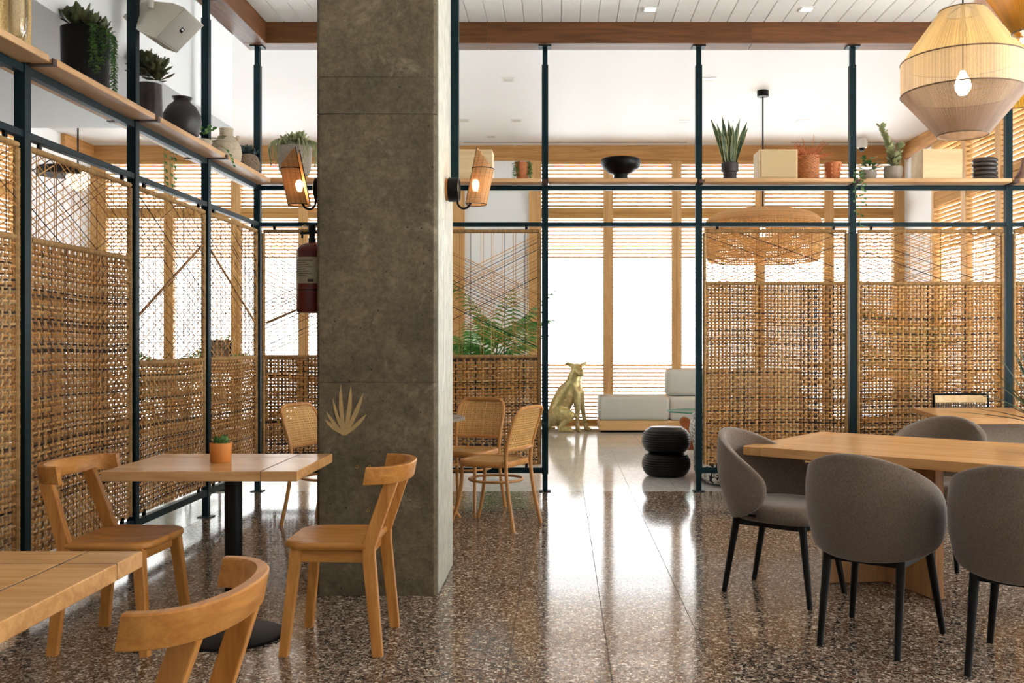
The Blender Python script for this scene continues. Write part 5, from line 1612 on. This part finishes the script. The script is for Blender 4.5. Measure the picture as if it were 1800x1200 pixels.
# ------------------------------------------------------------------ pendant lamps
def string_shade(t, name, r0, z0, r1, z1, n, wdt, mat, tint, rad=.0017):
    m = MB()
    for i in range(n):
        a = 2*pi*i/n; ca, sa = math.cos(a), math.sin(a); k = .85 + .3*((i*7919) % 97)/97 + .08*math.sin(a*9)
        w = wdt
        p = []
        for r, z in ((r0, z0), (r1, z1)):
            hw = w*math.pi*r/n
            p.append([(r*ca + sa*hw, r*sa - ca*hw, z), (r*ca - sa*hw, r*sa + ca*hw, z), ((r - .002)*ca, (r - .002)*sa, z)])
        m.loft(p, cap=False, col=tuple(c*k for c in tint))
    return build(name, m, mat, t, smooth=False, colattr=True, kind='stuff')
M['string'] = tinted('pendant_string', (255, 255, 255), .6, .08, 30, transl=.5)
def pendant(label, x, y, secs, rings, bulb_z, ztop, cord_top, seed=0, n=330):
    t = thing('pendant_lamp', label, 'pendant lamp', (x, y, 0), 0)
    for nm, r0, z0, r1, z1, tint in secs: string_shade(t, nm, r0, z0, r1, z1, n, .80, M['string'], tint)
    for r, z in rings:
        m = MB(); m.tube([(r*math.cos(2*pi*i/48), r*math.sin(2*pi*i/48), z) for i in range(48)], .0035, 6, closed=True); build('wire_ring', m, M['ringwire'], t)
    m = MB(); m.tube([(0, 0, ztop - .12), (0, 0, cord_top)], .004, 8); build('cord', m, M['black'], t)
    m = MB()
    for k in range(3):
        a = 2*pi*k/3; m.tube([(0, 0, ztop - .02), (rings[0][0]*math.cos(a), rings[0][0]*math.sin(a), rings[0][1])], .003, 5)
    m.lathe([(.02, ztop - .14 - .06), (.022, ztop - .14), (.012, ztop - .10), (.008, ztop - .02)], n=14); build('spider', m, M['black'], t)
    m = MB(); m.tube([(0, 0, bulb_z + .06), (0, 0, ztop - .14)], .005, 6); build('lamp_rod', m, M['black'], t)
    m = MB(); m.lathe([(.001, -.05), (.02, -.045), (.034, -.02), (.036, .0), (.03, .025), (.016, .05), (.012, .065)], (0, 0, bulb_z), 20); build('bulb', m, M['bulb'], t)
    m = MB(); m.lathe([(.05, cord_top - .02), (.05, cord_top)], n=24); build('ceiling_rose', m, M['black'], t)
    return t
M['ringwire'] = plain('ring_wire', (120, 100, 80), .5, .3)
yp = 4.6; sp = yp/F
xp = (1692.5 - CX)*sp
straw, sand, mauve, mustard, pink = (.80, .66, .38), (.76, .65, .50), (.34, .25, .20), (.66, .46, .05), (.58, .42, .34)
R1 = 104*sp
pendant('large string pendant lamp in straw, sand and brown bands over the long table', xp, yp,
        [('upper_shade', 40*sp, 2.848, R1, 2.612, straw), ('middle_shade', R1, 2.610, R1, 2.458, sand), ('lower_shade', R1, 2.456, 43*sp, 2.262, mauve)],
        [(40*sp, 2.849), (R1, 2.611), (R1, 2.457), (43*sp, 2.261)], 2.50, 2.90, ZC - .004)
y2 = 5.7; s2 = y2/F; x2 = (1803 - CX)*s2
zz = lambda py: H - (py - CY)*s2
pendant('pink and yellow string pendant lamp half hidden behind the large one', x2, y2,
        [('upper_shade', 62*s2, zz(-70), 108*s2, zz(66), pink), ('lower_shade', 108*s2, zz(68), 96*s2, zz(168), mustard)],
        [(62*s2, zz(-70)), (108*s2, zz(67)), (96*s2, zz(168))], zz(62), zz(-80), ZC - .004, n=260)
y3 = 3.9; s3 = y3/F; x3 = (1806 - CX)*s3
z3 = lambda py: H - (py - CY)*s3
pendant('mustard string pendant lamp tapering down in the top right corner', x3, y3,
        [('upper_shade', 40*s3, z3(-150), 105*s3, z3(-70), mustard), ('lower_shade', 105*s3, z3(-72), 25*s3, z3(57), (.42, .24, .02))],
        [(40*s3, z3(-150)), (105*s3, z3(-71)), (25*s3, z3(58))], z3(-40), z3(-165), ZC - .004, n=260)

# rattan dome in the lounge
yd = 11.2; sd = yd/F; xd = (1341 - CX)*sd
t = thing('rattan_pendant', 'wide shallow rattan dome lamp hanging in the lounge', 'pendant lamp', (xd, yd, 0))
def dome_r(u): return 1
m = MB(); zt_, zb_ = H + 228*sd, H + 140*sd; Rd = 102*sd
def dp(th, u):
    """u 0 top .. 1 bottom rim"""
    if u < .55:
        q = u/.55; r = .12*Rd/.67 + (Rd*.98 - .12)*math.sin(q*pi/2)**.8; z = zt_ - .16*(1 - math.cos(q*pi/2))**1.1
    else:
        q = (u - .55)/.45; r = Rd*(.98 + .04*math.sin(pi*q) - .05*q); z = zt_ - .16 - (zt_ - .16 - zb_)*q
    return (r*math.cos(th), r*math.sin(th), z)
n = 120
for i in range(n):
    th = 2*pi*i/n; k = random.uniform(.85, 1.1); m.tube([dp(th, u) for u in np.linspace(0, 1, 13)], .0085, 4, col=(.86*k, .66*k, .40*k), cap=False)
for j in range(34):
    u = j/33; k = random.uniform(.85, 1.1); m.tube([dp(2*pi*i/64, u) for i in range(64)], .0085, 4, col=(.86*k, .67*k, .41*k), closed=True)
build('woven_dome', m, M['shade'], t, smooth=60, colattr=True, kind='stuff')
m = MB(); m.tube([(0, 0, zt_), (0, 0, ZL - .06)], .009, 8); build('rod', m, M['black'], t)
m = MB(); m.lathe([(.066, -.07), (.066, 0)], (0, 0, ZL), 28); build('ceiling_canopy', m, M['black'], t)
m = MB(); m.lathe([(.001, -.06), (.03, -.05), (.045, 0), (.03, .05), (.014, .07)], (0, 0, zt_ - .25), 16); build('bulb', m, M['bulb'], t)
# black disc and lattice globe at the left
yg = 10.0; sg = yg/F; xg = (110 - CX)*sg
t = thing('globe_pendant', 'black disc pendant lamp with a pale glass globe beyond the left lattice', 'pendant lamp', (xg, yg, 0))
zd = H + (598 - 300)*sg
m = MB(); m.lathe([(.235, -.05), (.24, -.045), (.235, .03), (.12, .055), (.02, .06)], (0, 0, zd), 40); build('disc_shade', m, M['black'], t)
m = MB(); m.lathe([(.001, -.2)] + [(.115*math.sin(a), -.09 - .115*math.cos(a)) for a in np.linspace(.15, pi - .5, 14)], (.16, 0, zd), 24); build('globe', m, M['glow'], t, smooth=60)
m = MB(); m.tube([(.158, 0, zd + .05), (.158, 0, ZL - .002)], .009, 8); build('rod', m, M['black'], t)

# recessed lights, slots, detector
M['offlens'] = plain('unlit_lens', (206, 204, 198), .4)
def downlight(x, y, z, label, sz=.055, lens=None):
    t = thing('recessed_light', label, 'ceiling light', (x, y, z), 0, 'square lights let into the ceilings')
    m = MB(); m.box((-sz, -sz, -.006), (sz, -sz*.72, 0)); m.box((-sz, sz*.72, -.006), (sz, sz, 0)); m.box((-sz, -sz*.72, -.006), (-sz*.72, sz*.72, 0)); m.box((sz*.72, -sz*.72, -.006), (sz, sz*.72, 0)); build('trim_frame', m, M['white_metal'], t, smooth=False)
    m = MB(); m.box((-sz*.72, -sz*.72, -.003), (sz*.72, sz*.72, 0)); build('lens', m, lens or M['lens'], t, smooth=False)
def on_ceiling(px, py, z): 
    Y = (z - H)*F/(CY - py); return ((px - CX)*Y/F, Y)
names = {(893, 140): 'square ceiling light left of the first lounge post', (1245, 139): 'square ceiling light right of the passage post', (908, 212): 'faint ceiling light above the terracotta pot', (863, 240): 'farthest faint ceiling light above the right wall lamp', (816, 212): 'faint ceiling light beside the dark riser', (1203, 213): 'faint ceiling light above the passage', (1410, 213): 'faint ceiling light above the orange plant'}
for (px, py), lb in names.items():
    x, y = on_ceiling(px, py, ZL); downlight(x, y, ZL, lb, .075, M['offlens'])
for (px, py), lb in (((1143, 16), 'square light in the plank ceiling above the passage'), ((1418, 16), 'square light in the plank ceiling left of the pendant lamps')):
    x, y = on_ceiling(px, py, ZC); downlight(x, y, ZC, lb, .06)
for (pa, pb, py), lb in (((815, 1207, 250), 'long thin air slot in the lounge ceiling before the left shutters'), ((1390, 1556, 250), 'long thin air slot in the lounge ceiling behind the orange plant')):
    xa, y = on_ceiling(pa, py, ZL); xb, _ = on_ceiling(pb, py, ZL)
    m = MB(); m.box((xa, y - .02, ZL - .003), (xb, y + .02, ZL)); tag(build('air_slot', m, M['grout2'], smooth=False), lb, 'air vent')
x, y = on_ceiling(1515, 243, ZL)
t = thing('dome_camera', 'small white dome camera under the lounge ceiling by the post', 'camera', (x, y, ZL))
m = MB(); m.lathe([(.06, -.14), (.075, -.13), (.08, -.06), (.06, 0)], n=24); build('housing', m, M['white_metal'], t)
m = MB(); m.lathe([(.001, -.05), (.03, -.04), (.045, 0)], (0, 0, -.14), 20); build('lens_dome', m, M['black'], t)
